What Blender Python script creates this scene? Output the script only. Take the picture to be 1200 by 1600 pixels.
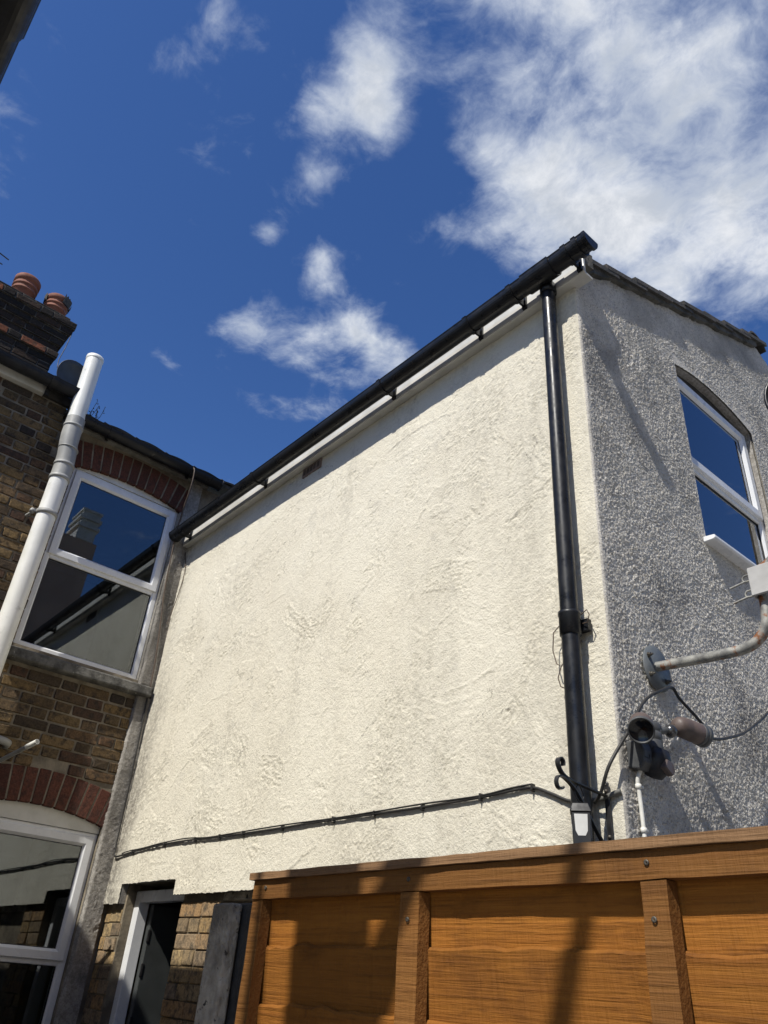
import bpy, bmesh, math, random
import numpy as np
from mathutils import Vector, Matrix

S = bpy.context.scene
for o in list(bpy.data.objects):
    bpy.data.objects.remove(o)
COL = S.collection
EYE = 1.6                      # eye height above the ground; geometry below is laid out relative to the eye

# ------------------------------------------------------------------ camera
cam = bpy.data.cameras.new('camera')
camo = bpy.data.objects.new('camera', cam)
COL.objects.link(camo)
yaw, pitch, roll = math.radians(-51.22702), math.radians(32.16923), math.radians(4.70439)
fw = Vector((math.sin(yaw)*math.cos(pitch), math.cos(yaw)*math.cos(pitch), math.sin(pitch)))
rt = Vector((math.cos(yaw), -math.sin(yaw), 0))
up = rt.cross(fw)
r2 = math.cos(roll)*rt + math.sin(roll)*up
u2 = -math.sin(roll)*rt + math.cos(roll)*up
camo.matrix_world = Matrix(((r2.x, u2.x, -fw.x, 0), (r2.y, u2.y, -fw.y, 0), (r2.z, u2.z, -fw.z, EYE), (0, 0, 0, 1)))
cam.sensor_fit = 'HORIZONTAL'
cam.sensor_width = 36
cam.lens = 36*1192.746/1200
cam.clip_start = 0.02
cam.clip_end = 2000
S.camera = camo
S.render.resolution_x, S.render.resolution_y = 768, 1024

# ------------------------------------------------------------------ sky, sun, exposure
SUN = Vector((0.25, -1.0, 1.2)).normalized()
elev = math.asin(SUN.z)
azim = math.atan2(SUN.x, SUN.y)
W = bpy.data.worlds.new('World')
S.world = W
W.use_nodes = True
wn = W.node_tree
wn.nodes.clear()

def nd(nt, typ, **kw):
    n = nt.nodes.new(typ)
    for k, v in kw.items():
        if hasattr(n, k):
            setattr(n, k, v)
        else:
            n.inputs[k].default_value = v
    return n

def math_(nt, op, a, b=None, c=None, clamp=False):
    n = nt.nodes.new('ShaderNodeMath'); n.operation = op; n.use_clamp = clamp
    for i, v in enumerate((a, b, c)):
        if v is None: continue
        if isinstance(v, (int, float)): n.inputs[i].default_value = v
        else: nt.links.new(v, n.inputs[i])
    return n.outputs[0]

def mixc(nt, f, a, b, mode='MIX'):
    n = nt.nodes.new('ShaderNodeMix'); n.data_type = 'RGBA'; n.blend_type = mode
    for sock, v in ((n.inputs[0], f), (n.inputs[6], a), (n.inputs[7], b)):
        if isinstance(v, (int, float)): sock.default_value = v
        elif isinstance(v, (tuple, list)): sock.default_value = (*v, 1) if len(v) == 3 else v
        else: nt.links.new(v, sock)
    return n.outputs[2]

def noise(nt, vec, scale, detail=4, rough=.55, dist=0.0, out=0):
    n = nt.nodes.new('ShaderNodeTexNoise')
    n.inputs['Scale'].default_value = scale; n.inputs['Detail'].default_value = detail
    n.inputs['Roughness'].default_value = rough; n.inputs['Distortion'].default_value = dist
    if vec is not None: nt.links.new(vec, n.inputs['Vector'])
    return n.outputs[out]

def ss(nt, v, lo, hi, a=0.0, b=1.0):
    n = nt.nodes.new('ShaderNodeMapRange'); n.interpolation_type = 'SMOOTHSTEP'
    n.inputs['From Min'].default_value = lo; n.inputs['From Max'].default_value = hi
    n.inputs['To Min'].default_value = a; n.inputs['To Max'].default_value = b
    nt.links.new(v, n.inputs['Value'])
    return n.outputs[0]

sky = nd(wn, 'ShaderNodeTexSky', sky_type='NISHITA', sun_disc=False, sun_elevation=elev, sun_rotation=azim,
         altitude=0.0, air_density=1.0, dust_density=0.3, ozone_density=3.0)
hs = nd(wn, 'ShaderNodeHueSaturation', Hue=0.512, Saturation=1.24, Value=1.0)
wn.links.new(sky.outputs[0], hs.inputs['Color'])
tc = nd(wn, 'ShaderNodeTexCoord')
sx = nd(wn, 'ShaderNodeSeparateXYZ')
wn.links.new(tc.outputs['Generated'], sx.inputs[0])
zc = math_(wn, 'MAXIMUM', sx.outputs[2], 0.06)
cu = math_(wn, 'DIVIDE', sx.outputs[0], zc)
cv = math_(wn, 'DIVIDE', sx.outputs[1], zc)
cb = nd(wn, 'ShaderNodeCombineXYZ')
wn.links.new(cu, cb.inputs[0]); wn.links.new(cv, cb.inputs[1])
P = cb.outputs[0]
# domain warp for torn edges
wcol = noise(wn, P, 3.2, 3, .6, 0, 1)
wv = nd(wn, 'ShaderNodeVectorMath', operation='MULTIPLY_ADD')
wn.links.new(wcol, wv.inputs[0]); wv.inputs[1].default_value = (.15, .15, .15)
wn.links.new(P, wv.inputs[2])
PW = wv.outputs[0]
f1 = noise(wn, PW, 3.0, 12, .60, 0)
f2 = noise(wn, PW, 10.0, 12, .62, 0)
fb = math_(wn, 'ADD', math_(wn, 'MULTIPLY', f1, .62), math_(wn, 'MULTIPLY', f2, .38))
# where the cloud masses stand in the sky (plane coordinates of the cloud layer), (u, v, radius_u, radius_v, angle, weight)
BL = [(-.02, .88, .30, .32, .4, .30), (-.26, .60, .15, .16, .5, .24), (-.34, .43, .09, .10, .5, .12), (-.40, .255, .05, .08, .8, .17), (-.27, .33, .12, .07, .5, .12), (-.15, .5, .12, .12, .5, .10),
      (-.49, .30, .030, .085, .7, .17), (-.54, .26, .03, .04, .7, .13), (-.63, .325, .05, .035, .5, .17), (-.755, .33, .028, .022, .4, .17), (-.755, .435, .035, .055, .4, .20), (-.81, .60, .075, .09, .6, .25), (-.84, .68, .06, .05, .6, .14),
      (-.90, .47, .07, .05, .4, .10), (-1.10, .60, .10, .05, .5, .19), (-.98, .38, .08, .04, .3, .10), (-.615, .085, .045, .025, .3, .10), (-.52, .115, .06, .035, .8, .12), (-.72, -.06, .06, .05, 0, .08),
      (-.56, .53, .10, .04, .75, .12), (-.495, .345, .040, .055, .5, .21), (-.44, .31, .05, .06, .5, .14), (-.43, .47, .045, .07, .5, .22), (-.40, .56, .06, .08, .5, .20), (-.40, .68, .10, .07, .5, .22), (-.22, .85, .16, .12, .5, .16), (-.54, .27, .035, .06, .5, .14), (-.86, .22, .05, .03, 0, .07), (-2.4, 2.2, .8, .6, .4, .12), (.4, 2.9, .9, .7, .2, .16)]
acc = None
for (u0, v0, ru, rv, ang, wt) in BL:
    ca, sa = math.cos(ang), math.sin(ang)
    du = math_(wn, 'SUBTRACT', cu, u0 + .0); dv = math_(wn, 'SUBTRACT', cv, v0)
    a = math_(wn, 'ADD', math_(wn, 'MULTIPLY', du, ca/ru), math_(wn, 'MULTIPLY', dv, sa/ru))
    b = math_(wn, 'ADD', math_(wn, 'MULTIPLY', du, -sa/rv), math_(wn, 'MULTIPLY', dv, ca/rv))
    q = math_(wn, 'ADD', math_(wn, 'MULTIPLY', a, a), math_(wn, 'MULTIPLY', b, b))
    g = math_(wn, 'MULTIPLY', math_(wn, 'POWER', 2.718, math_(wn, 'MULTIPLY', q, -.8)), wt)
    acc = g if acc is None else math_(wn, 'ADD', acc, g)
dens = math_(wn, 'ADD', math_(wn, 'MULTIPLY_ADD', fb, 1.35, -.192), math_(wn, 'MULTIPLY', acc, .95))
cover = ss(wn, dens, .575, .86)
thick = ss(wn, dens, .66, .95)
shade = noise(wn, PW, 6.5, 10, .66, 0)
shd = ss(wn, shade, .38, .66)
lit = mixc(wn, shd, (4.1, 4.45, 5.05), (6.5, 6.65, 6.95))
core = mixc(wn, thick, (3.5, 4.1, 5.3), lit)
skyc = mixc(wn, cover, hs.outputs[0], core)
bg = nd(wn, 'ShaderNodeBackground', Strength=0.122)
wn.links.new(skyc, bg.inputs[0])
wo = nd(wn, 'ShaderNodeOutputWorld')
wn.links.new(bg.outputs[0], wo.inputs[0])

sl = bpy.data.lights.new('sun', 'SUN')
sl.energy = 5.0; sl.angle = math.radians(.53); sl.color = (1.0, .955, .87)
so = bpy.data.objects.new('sun', sl); COL.objects.link(so)
so.rotation_euler = (-SUN).to_track_quat('-Z', 'Y').to_euler()
so.location = (3, -10, 14)
S.view_settings.view_transform = 'Standard'
S.view_settings.look = 'None'
S.view_settings.exposure = 0.10
S.view_settings.gamma = 1.0
S.view_settings.use_curve_mapping = False

# ------------------------------------------------------------------ helpers
rng = np.random.default_rng(7)
random.seed(5)
ORG = {}
XB, XG, D = -5.366, -1.451, 2.25      # brick wall plane (faces +X), grey gable plane (faces +X), cream wall plane (faces -Y)

class MB:
    def __init__(s): s.v = []; s.f = []; s.sm = []
    def add(s, v, f, smooth=False):
        k = len(s.v); s.v += [tuple(p) for p in v]; s.f += [tuple(i+k for i in q) for q in f]; s.sm += [smooth]*len(f); return s
    def box(s, x0, x1, y0, y1, z0, z1):
        v = [(x0,y0,z0),(x1,y0,z0),(x1,y1,z0),(x0,y1,z0),(x0,y0,z1),(x1,y0,z1),(x1,y1,z1),(x0,y1,z1)]
        return s.add(v, [(0,3,2,1),(4,5,6,7),(0,1,5,4),(1,2,6,5),(2,3,7,6),(3,0,4,7)])
    def prism(s, poly, ax, a0, a1):
        """poly of 2-tuples in the two other axes (order x,y,z without ax), extruded along ax"""
        n = len(poly)
        def mk(p, a):
            q = list(p); q.insert(ax, a); return tuple(q)
        v = [mk(p, a0) for p in poly] + [mk(p, a1) for p in poly]
        f = [tuple(range(n))[::-1], tuple(range(n, 2*n))] + [(i, (i+1) % n, n+(i+1) % n, n+i) for i in range(n)]
        return s.add(v, f)
    def tube(s, pts, r, seg=12, caps=True, smooth=True):
        pts = [Vector(p) for p in pts]; n = len(pts)
        rr = r if isinstance(r, (list, tuple)) else [r]*n
        t0 = (pts[1]-pts[0]).normalized()
        a = t0.orthogonal().normalized(); v = []; f = []
        for i, p in enumerate(pts):
            t = (pts[min(i+1, n-1)]-pts[max(i-1, 0)]).normalized()
            a = (a - t*a.dot(t)).normalized(); b = t.cross(a)
            for k in range(seg):
                th = 2*math.pi*k/seg
                v.append(tuple(p + (a*math.cos(th)+b*math.sin(th))*rr[i]))
        for i in range(n-1):
            for k in range(seg):
                f.append((i*seg+k, i*seg+(k+1) % seg, (i+1)*seg+(k+1) % seg, (i+1)*seg+k))
        s.add(v, f, smooth)
        if caps:
            s.add(v[:seg][::-1], [tuple(range(seg))]); s.add(v[-seg:], [tuple(range(seg))])
        return s
    def lathe(s, prof, base, axis=(0,0,1), seg=20, smooth=True):
        ax = Vector(axis).normalized(); a = ax.orthogonal().normalized(); b = ax.cross(a); base = Vector(base); v = []; f = []
        for (r, h) in prof:
            for k in range(seg):
                th = 2*math.pi*k/seg
                v.append(tuple(base + ax*h + (a*math.cos(th)+b*math.sin(th))*max(r, 1e-4)))
        for i in range(len(prof)-1):
            for k in range(seg):
                f.append((i*seg+k, i*seg+(k+1) % seg, (i+1)*seg+(k+1) % seg, (i+1)*seg+k))
        return s.add(v, f, smooth)
    def ring(s, y0, y1, z0, z1, w, x0, x1, ch=.010):
        """rectangular frame facing +X, outer rect, member width w, chamfered inner edge"""
        def rect(d, x): return [(x, y0+d, z0+d), (x, y1-d, z0+d), (x, y1-d, z1-d), (x, y0+d, z1-d)]
        L = [rect(0, x0), rect(0, x1-.004), rect(.004, x1), rect(w-ch, x1), rect(w, x1-ch), rect(w, x0)]
        v = [p for l in L for p in l]; f = []
        for i in range(len(L)-1):
            for k in range(4): f.append((i*4+k, i*4+(k+1) % 4, (i+1)*4+(k+1) % 4, (i+1)*4+k))
        return s.add(v, f)
    def mesh(s, name, org=(0,0,0), bev=0, seg=1):
        me = bpy.data.meshes.new(name)
        o = Vector(org)
        me.from_pydata([tuple(Vector(p)-o) for p in s.v], [], s.f)
        me.polygons.foreach_set('use_smooth', s.sm)
        bm = bmesh.new(); bm.from_mesh(me)
        if bev:
            ed = [e for e in bm.edges if len(e.link_faces) == 2 and e.calc_face_angle(0) > .6]
            bmesh.ops.bevel(bm, geom=ed, offset=bev, segments=seg, profile=.5, affect='EDGES', clamp_overlap=True)
        bmesh.ops.recalc_face_normals(bm, faces=bm.faces)
        bm.to_mesh(me); bm.free()
        return me
    def build(s, name, mat, parent=None, bev=0, seg=1, **tags):
        org = ORG[parent] if parent else None
        if org is None:
            vv = np.array(s.v); org = (float((vv[:,0].min()+vv[:,0].max())/2), float((vv[:,1].min()+vv[:,1].max())/2), float(vv[:,2].min()))
        o = bpy.data.objects.new(name, s.mesh(name, org, bev, seg))
        o.data.materials.append(mat)
        COL.objects.link(o)
        if parent: o.parent = parent
        else: o.location = org
        ORG[o] = org
        for k, v in tags.items(): o[k] = v
        return o

def link_mesh(name, me, mat, parent, loc=None, rot=None):
    o = bpy.data.objects.new(name, me)
    if mat and not me.materials: me.materials.append(mat)
    COL.objects.link(o); o.parent = parent; ORG[o] = ORG[parent]
    if loc is not None: o.location = Vector(loc)-Vector(ORG[parent])
    if rot is not None: o.rotation_euler = rot
    return o

def thing(name, label, cat, loc, group=None):
    o = bpy.data.objects.new(name, None); COL.objects.link(o)
    o.location = loc; o['label'] = label; o['category'] = cat; o.empty_display_size = .1
    if group: o['group'] = group
    ORG[o] = tuple(loc)
    return o

def tag(o, label, cat, group=None):
    o['label'] = label; o['category'] = cat
    if group: o['group'] = group
    return o

# ------------------------------------------------------------------ materials
def base_mat(name):
    m = bpy.data.materials.new(name); m.use_nodes = True
    nt = m.node_tree; b = nt.nodes['Principled BSDF']
    return m, nt, b

def coords(nt, scale=(1,1,1), rnd=True):
    t = nt.nodes.new('ShaderNodeTexCoord')
    mp = nt.nodes.new('ShaderNodeMapping'); mp.inputs['Scale'].default_value = scale
    if rnd:
        oi = nt.nodes.new('ShaderNodeObjectInfo')
        mu = nt.nodes.new('ShaderNodeVectorMath'); mu.operation = 'MULTIPLY_ADD'
        cx = nt.nodes.new('ShaderNodeCombineXYZ')
        for i in range(3): nt.links.new(oi.outputs['Random'], cx.inputs[i])
        nt.links.new(cx.outputs[0], mu.inputs[0]); mu.inputs[1].default_value = (17, 31, 23)
        nt.links.new(t.outputs['Object'], mu.inputs[2])
        nt.links.new(mu.outputs[0], mp.inputs['Vector'])
    else:
        nt.links.new(t.outputs['Object'], mp.inputs['Vector'])
    return mp.outputs[0]

def bump(nt, b, h, strength=.5, dist=.01):
    n = nt.nodes.new('ShaderNodeBump'); n.inputs['Strength'].default_value = strength; n.inputs['Distance'].default_value = dist
    nt.links.new(h, n.inputs['Height']); nt.links.new(n.outputs[0], b.inputs['Normal'])

def simple(name, c1, c2, rough=.6, scale=8, detail=5, bs=.2, bd=.004, bscale=60, vec=(1,1,1), rnd=True, lo=.35, hi=.65, spec=.5, metal=0, c3=None, c3scale=20, c3lo=.6, c3hi=.7):
    m, nt, b = base_mat(name)
    v = coords(nt, vec, rnd)
    f = ss(nt, noise(nt, v, scale, detail, .6), lo, hi)
    c = mixc(nt, f, c1, c2)
    if c3 is not None:
        c = mixc(nt, ss(nt, noise(nt, v, c3scale, 5, .6), c3lo, c3hi), c, c3)
    nt.links.new(c, b.inputs['Base Color'])
    b.inputs['Metallic'].default_value = metal
    nt.links.new(ss(nt, noise(nt, v, scale*2.3+3, 6, .65), .30, .70, max(rough-.12, .02), min(rough+.16, 1)), b.inputs['Roughness'])
    b.inputs['Specular IOR Level'].default_value = spec
    if bs: bump(nt, b, noise(nt, v, bscale, 5, .6), bs, bd)
    return m

def brick_mat(name, cols, mottle, rough=.9):
    m, nt, b = base_mat(name)
    oi = nt.nodes.new('ShaderNodeObjectInfo')
    r = nt.nodes.new('ShaderNodeValToRGB')
    nt.links.new(oi.outputs['Random'], r.inputs[0])
    e = r.color_ramp.elements
    while len(e) < len(cols): e.new(.5)
    for i, c in enumerate(cols):
        e[i].position = i/(len(cols)-1); e[i].color = (*c, 1)
    v = coords(nt)
    f = ss(nt, noise(nt, v, 22, 6, .65), .42, .70)
    c = mixc(nt, f, r.outputs[0], mottle)
    g = ss(nt, noise(nt, v, 90, 3, .6), .30, .75, .72, 1.25)
    c = mixc(nt, 1.0, c, g, 'MULTIPLY')
    nt.links.new(c, b.inputs['Base Color'])
    b.inputs['Roughness'].default_value = rough
    b.inputs['Specular IOR Level'].default_value = .2
    h = math_(nt, 'ADD', noise(nt, v, 45, 6, .65), math_(nt, 'MULTIPLY', noise(nt, v, 160, 3, .6), .5))
    bump(nt, b, h, .9, .006)
    return m

M_stock = brick_mat('stock brick', [(.09,.062,.038),(.20,.135,.062),(.040,.032,.027),(.205,.142,.070),(.10,.056,.036),(.06,.045,.034),(.18,.125,.07)], (.042,.034,.027))
M_pier = brick_mat('yellow stock brick', [(.34,.225,.105),(.39,.285,.15),(.21,.155,.10),(.30,.225,.145),(.38,.23,.105)], (.10,.082,.06))
M_soot = brick_mat('sooty brick', [(.030,.024,.022),(.045,.035,.030),(.022,.018,.017),(.055,.036,.026)], (.020,.020,.018))
M_red = brick_mat('red rubbed brick', [(.105,.043,.030),(.135,.055,.038),(.075,.032,.025),(.12,.046,.032)], (.065,.036,.029))
M_orange = brick_mat('orange tile brick', [(.20,.075,.04),(.25,.09,.05)], (.08,.05,.035))
M_mortar = simple('lime mortar', (.25,.215,.16), (.14,.118,.086), .95, 9, 6, .8, .006, 70, rnd=False)
M_mortar_pale = simple('pale mortar', (.24,.20,.14), (.12,.10,.07), .95, 9, 6, .8, .006, 70, rnd=False)
M_mortar_soot = simple('sooty mortar', (.115,.105,.09), (.05,.046,.042), .95, 9, 6, .8, .006, 70, rnd=False)
M_upvc = simple('white upvc', (.78,.79,.80), (.70,.71,.72), .28, 3, 4, .02, .001, 40, rnd=False)
M_upvc_trim = simple('weathered white trim', (.66,.65,.60), (.54,.53,.48), .4, 5, 6, .05, .001, 40, rnd=False)
M_pipe_white = simple('white soil pipe', (.80,.80,.76), (.72,.72,.67), .38, 4, 6, .03, .001, 30, rnd=False, c3=(.42,.41,.36), c3scale=7, c3lo=.62, c3hi=.8)
M_pipe_grey = simple('grey pipe fitting', (.36,.36,.34), (.27,.27,.255), .5, 6, 6, .05, .002, 30, rnd=False)
M_black = simple('black gutter plastic', (.008,.009,.011), (.014,.015,.018), .34, 6, 6, .06, .002, 25, rnd=False, c3=(.06,.06,.06), c3scale=38, c3lo=.70, c3hi=.78, spec=.35)
M_blackmatt = simple('black matt plastic', (.010,.010,.011), (.018,.018,.020), .5, 6, 6, .05, .002, 50, rnd=False)
M_iron = simple('black painted iron', (.012,.012,.013), (.025,.024,.024), .42, 14, 6, .25, .002, 80, rnd=False)
M_cable = simple('black cable sheath', (.018,.017,.016), (.035,.033,.030), .55, 12, 4, .1, .001, 60, rnd=False)
M_cable_brown = simple('brown cable sheath', (.12,.085,.06), (.07,.05,.038), .6, 12, 4, 0, rnd=False)
M_cable_grey = simple('grey cable sheath', (.16,.155,.14), (.10,.10,.09), .6, 12, 4, 0, rnd=False)
M_conduit = simple('white conduit', (.74,.73,.68), (.60,.59,.54), .45, 10, 4, .05, .001, 60, rnd=False)
M_stone = simple('weathered sill stone', (.15,.145,.13), (.055,.053,.048), .95, 12, 7, .8, .008, 55, rnd=False, c3=(.30,.30,.27), c3scale=34, c3lo=.63, c3hi=.72)
M_concrete = simple('mossy concrete post', (.52,.465,.37), (.20,.175,.135), .95, 9, 8, 1.0, .012, 45, rnd=False, c3=(.05,.043,.034), c3scale=34, c3lo=.60, c3hi=.66)
M_concrete_dark = simple('dark concrete', (.030,.027,.024), (.06,.055,.048), .95, 12, 6, .9, .008, 50, rnd=False)  # near-black tone for the post's slot side, arch filler and eaves board
M_tile = simple('mossy concrete roof tile', (.085,.075,.066), (.045,.045,.040), .95, 14, 6, .7, .006, 60)
M_verge = simple('verge mortar', (.13,.12,.10), (.045,.042,.032), .95, 9, 7, .9, .012, 40, rnd=False)
M_pot = simple('terracotta', (.25,.095,.06), (.18,.075,.05), .85, 9, 6, .3, .003, 60, c3=(.30,.22,.17), c3scale=8, c3lo=.6, c3hi=.75)
M_dark = simple('dark interior', (.030,.028,.026), (.022,.021,.02), .9, 4, 3, 0, rnd=False)
M_curtain = simple('net curtain', (.32,.31,.28), (.22,.21,.19), .9, 3, 3, 0, rnd=False)
M_galv = simple('weathered galvanised steel', (.36,.355,.32), (.13,.13,.125), .6, 16, 7, .3, .002, 70, rnd=False, metal=.25, c3=(.22,.085,.03), c3scale=11, c3lo=.53, c3hi=.60)
M_flange = simple('galvanised flange', (.10,.115,.125), (.145,.155,.16), .55, 9, 6, .15, .002, 70, rnd=False, metal=.2, c3=(.12,.06,.035), c3scale=18, c3lo=.66, c3hi=.76)
M_clamp = simple('painted clamp plate', (.46,.455,.44), (.36,.355,.34), .5, 9, 6, .1, .002, 70, rnd=False)
M_brown = simple('brown lamp housing', (.115,.083,.072), (.085,.064,.057), .55, 9, 5, .1, .002, 60, rnd=False)
M_lampgrey = simple('grey lamp plastic', (.075,.078,.080), (.050,.052,.054), .5, 10, 5, .1, .002, 60, rnd=False)
M_chrome = simple('dull ball joint', (.12,.12,.12), (.09,.09,.09), .3, 10, 4, 0, rnd=False, metal=.7)
M_lens = simple('black lens', (.008,.008,.009), (.012,.012,.013), .12, 10, 3, 0, rnd=False)
M_frost = simple('frosted lantern pane', (.62,.62,.60), (.52,.52,.50), .5, 8, 4, 0, rnd=False)
M_screw = simple('screw steel', (.13,.12,.10), (.07,.06,.05), .5, 40, 3, 0, rnd=False, metal=.6)
M_dish = simple('grey dish enamel', (.055,.058,.066), (.04,.042,.048), .5, 5, 4, 0, rnd=False)
M_oldgutter = simple('old painted gutter', (.030,.031,.034), (.018,.018,.020), .55, 9, 6, .2, .002, 40, rnd=False, spec=.3)
M_ground = simple('concrete yard', (.30,.285,.26), (.22,.21,.19), .95, 1.2, 9, .5, .01, 30, rnd=False)
M_tanwall = simple('tan painted render', (.50,.36,.27), (.42,.30,.23), .9, 1.5, 7, .3, .01, 20, rnd=False)
M_ownwall = simple('painted brick side wall', (.52,.49,.43), (.44,.41,.36), .9, 2.0, 7, .3, .01, 30, rnd=False)
M_bark = simple('grey bark', (.11,.085,.06), (.06,.048,.035), .95, 12, 7, .9, .015, 30, (1,1,.25), rnd=False)
M_leaf = simple('leaf green', (.060,.10,.025), (.09,.13,.035), .6, 6, 3, 0)
M_weed = simple('weed stems', (.05,.045,.025), (.07,.07,.03), .7, 30, 3, 0, rnd=False)
M_airbrick = simple('terracotta air brick', (.26,.19,.15), (.19,.14,.115), .9, 20, 5, .4, .003, 80, rnd=False)

M_airslot = simple('dark vent slot', (.10,.075,.062), (.07,.055,.045), .9, 20, 4, 0, rnd=False)

def glass_mat(name, tint=(.70,.75,.76), refl=.052):
    m, nt, b = base_mat(name)
    nt.nodes.remove(b)
    out = nt.nodes['Material Output']
    tr = nd(nt, 'ShaderNodeBsdfTransparent'); tr.inputs[0].default_value = (*tint, 1)
    gl = nd(nt, 'ShaderNodeBsdfGlossy', Roughness=.004); gl.inputs[0].default_value = (.92, .95, 1, 1)
    fr = nd(nt, 'ShaderNodeFresnel', IOR=1.52)
    fac = math_(nt, 'ADD', math_(nt, 'MULTIPLY', fr.outputs[0], 1.15), refl, clamp=True)
    v = coords(nt, (1,1,1), False)
    bp = nt.nodes.new('ShaderNodeBump'); bp.inputs['Strength'].default_value = .05; bp.inputs['Distance'].default_value = .01
    nt.links.new(noise(nt, v, 1.6, 1, .4), bp.inputs['Height'])
    nt.links.new(bp.outputs[0], gl.inputs['Normal'])
    mx = nd(nt, 'ShaderNodeMixShader')
    nt.links.new(fac, mx.inputs[0]); nt.links.new(tr.outputs[0], mx.inputs[1]); nt.links.new(gl.outputs[0], mx.inputs[2])
    nt.links.new(mx.outputs[0], out.inputs[0])
    return m
M_glass = glass_mat('window glass')
M_glass_sky = glass_mat('gable window glass', (.62,.68,.72), .17)

# --- cream and grey render
def render_mat(name, clean, clean2, stain, grime, kind):
    m, nt, b = base_mat(name)
    v = coords(nt, (1,1,1), False)
    f = ss(nt, noise(nt, v, 1.6, 6, .6), .35, .68)
    c = mixc(nt, f, clean, clean2)
    streak = coords(nt, (2.4,2.4,.7) if kind == 'cream' else (1.8,1.8,1.1), False)
    s1 = noise(nt, streak, 1.5, 9, .68, .4)
    s2 = noise(nt, v, 26, 6, .7)
    sm = math_(nt, 'ADD', math_(nt, 'MULTIPLY', s1, .62), math_(nt, 'MULTIPLY', s2, .38))
    if kind == 'cream':
        c = mixc(nt, ss(nt, sm, .50, .70, 0, .55), c, stain)
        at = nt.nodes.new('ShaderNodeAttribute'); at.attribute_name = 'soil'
        c = mixc(nt, math_(nt, 'MULTIPLY', at.outputs['Fac'], ss(nt, s2, .36, .68, .04, .60)), c, stain)  # rough strokes darkened: dirt plus their tiny shadows put into the colour
        vo = nt.nodes.new('ShaderNodeTexVoronoi'); vo.feature = 'DISTANCE_TO_EDGE'; vo.inputs['Scale'].default_value = 3.3
        wv_ = nt.nodes.new('ShaderNodeVectorMath'); wv_.operation = 'MULTIPLY_ADD'; nt.links.new(noise(nt, v, 7, 5, .7, 0, 1), wv_.inputs[0]); wv_.inputs[1].default_value = (.22,.22,.22); nt.links.new(v, wv_.inputs[2]); nt.links.new(wv_.outputs[0], vo.inputs['Vector'])
        crk = math_(nt, 'MULTIPLY', ss(nt, vo.outputs['Distance'], .004, .011, 1, 0), ss(nt, noise(nt, v, 4.5, 4, .7), .54, .66, 0, .75))
        c = mixc(nt, crk, c, (.17,.15,.12))
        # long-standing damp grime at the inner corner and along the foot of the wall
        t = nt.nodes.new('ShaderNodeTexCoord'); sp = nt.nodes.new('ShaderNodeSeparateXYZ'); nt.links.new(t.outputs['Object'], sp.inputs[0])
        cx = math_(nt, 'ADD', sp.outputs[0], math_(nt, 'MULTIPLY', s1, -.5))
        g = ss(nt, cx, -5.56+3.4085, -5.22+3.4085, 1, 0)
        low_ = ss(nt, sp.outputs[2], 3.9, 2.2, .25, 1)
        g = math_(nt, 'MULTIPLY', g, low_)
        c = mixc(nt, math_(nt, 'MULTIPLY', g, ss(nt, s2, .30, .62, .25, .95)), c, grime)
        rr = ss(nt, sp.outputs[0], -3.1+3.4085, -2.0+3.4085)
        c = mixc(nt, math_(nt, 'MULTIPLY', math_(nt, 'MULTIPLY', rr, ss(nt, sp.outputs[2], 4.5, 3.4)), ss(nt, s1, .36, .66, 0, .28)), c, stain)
        c = mixc(nt, ss(nt, noise(nt, v, 95, 4, .7), .62, .72, 0, .55), c, (.30,.27,.22))
        c = mixc(nt, ss(nt, noise(nt, v, 5.5, 8, .7), .55, .72, 0, .30), c, (.44,.42,.37))
    else:
        c = mixc(nt, ss(nt, sm, .40, .62, .1, .95), c, stain)
        c = mixc(nt, ss(nt, noise(nt, v, 2.2, 8, .65), .52, .72, 0, .85), c, grime)
        c = mixc(nt, ss(nt, noise(nt, v, 3.7, 6, .6), .60, .75, 0, .5), c, (.42,.385,.30))
        c = mixc(nt, ss(nt, noise(nt, v, 48, 4, .7), .42, .62, 0, .40), c, (.58,.555,.505))
        c = mixc(nt, ss(nt, noise(nt, v, 110, 4, .75), .51, .64, 0, .72), c, (.18,.17,.155))  # dark speckle paints pit shadows as well as dirt
        c = mixc(nt, ss(nt, noise(nt, coords(nt, (1.0, 1.0, 1.0), False), 1.3, 7, .62, .5), .46, .66, 0, .70), c, grime)
    nt.links.new(c, b.inputs['Base Color'])
    b.inputs['Roughness'].default_value = .93
    b.inputs['Specular IOR Level'].default_value = .15
    h = math_(nt, 'ADD', noise(nt, v, 120, 5, .65), math_(nt, 'MULTIPLY', noise(nt, v, 320, 3, .6), .5))
    bump(nt, b, h, .8 if kind == 'cream' else 1.0, .006 if kind == 'cream' else .004)
    return m
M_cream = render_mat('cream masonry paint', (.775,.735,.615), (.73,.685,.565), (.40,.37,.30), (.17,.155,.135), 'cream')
M_grey = render_mat('soiled render', (.82,.775,.69), (.76,.72,.64), (.60,.57,.51), (.30,.287,.265), 'grey')
M_stripr = render_mat('grey corner render', (.40,.375,.335), (.33,.31,.28), (.20,.185,.165), (.10,.095,.085), 'grey')

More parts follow.
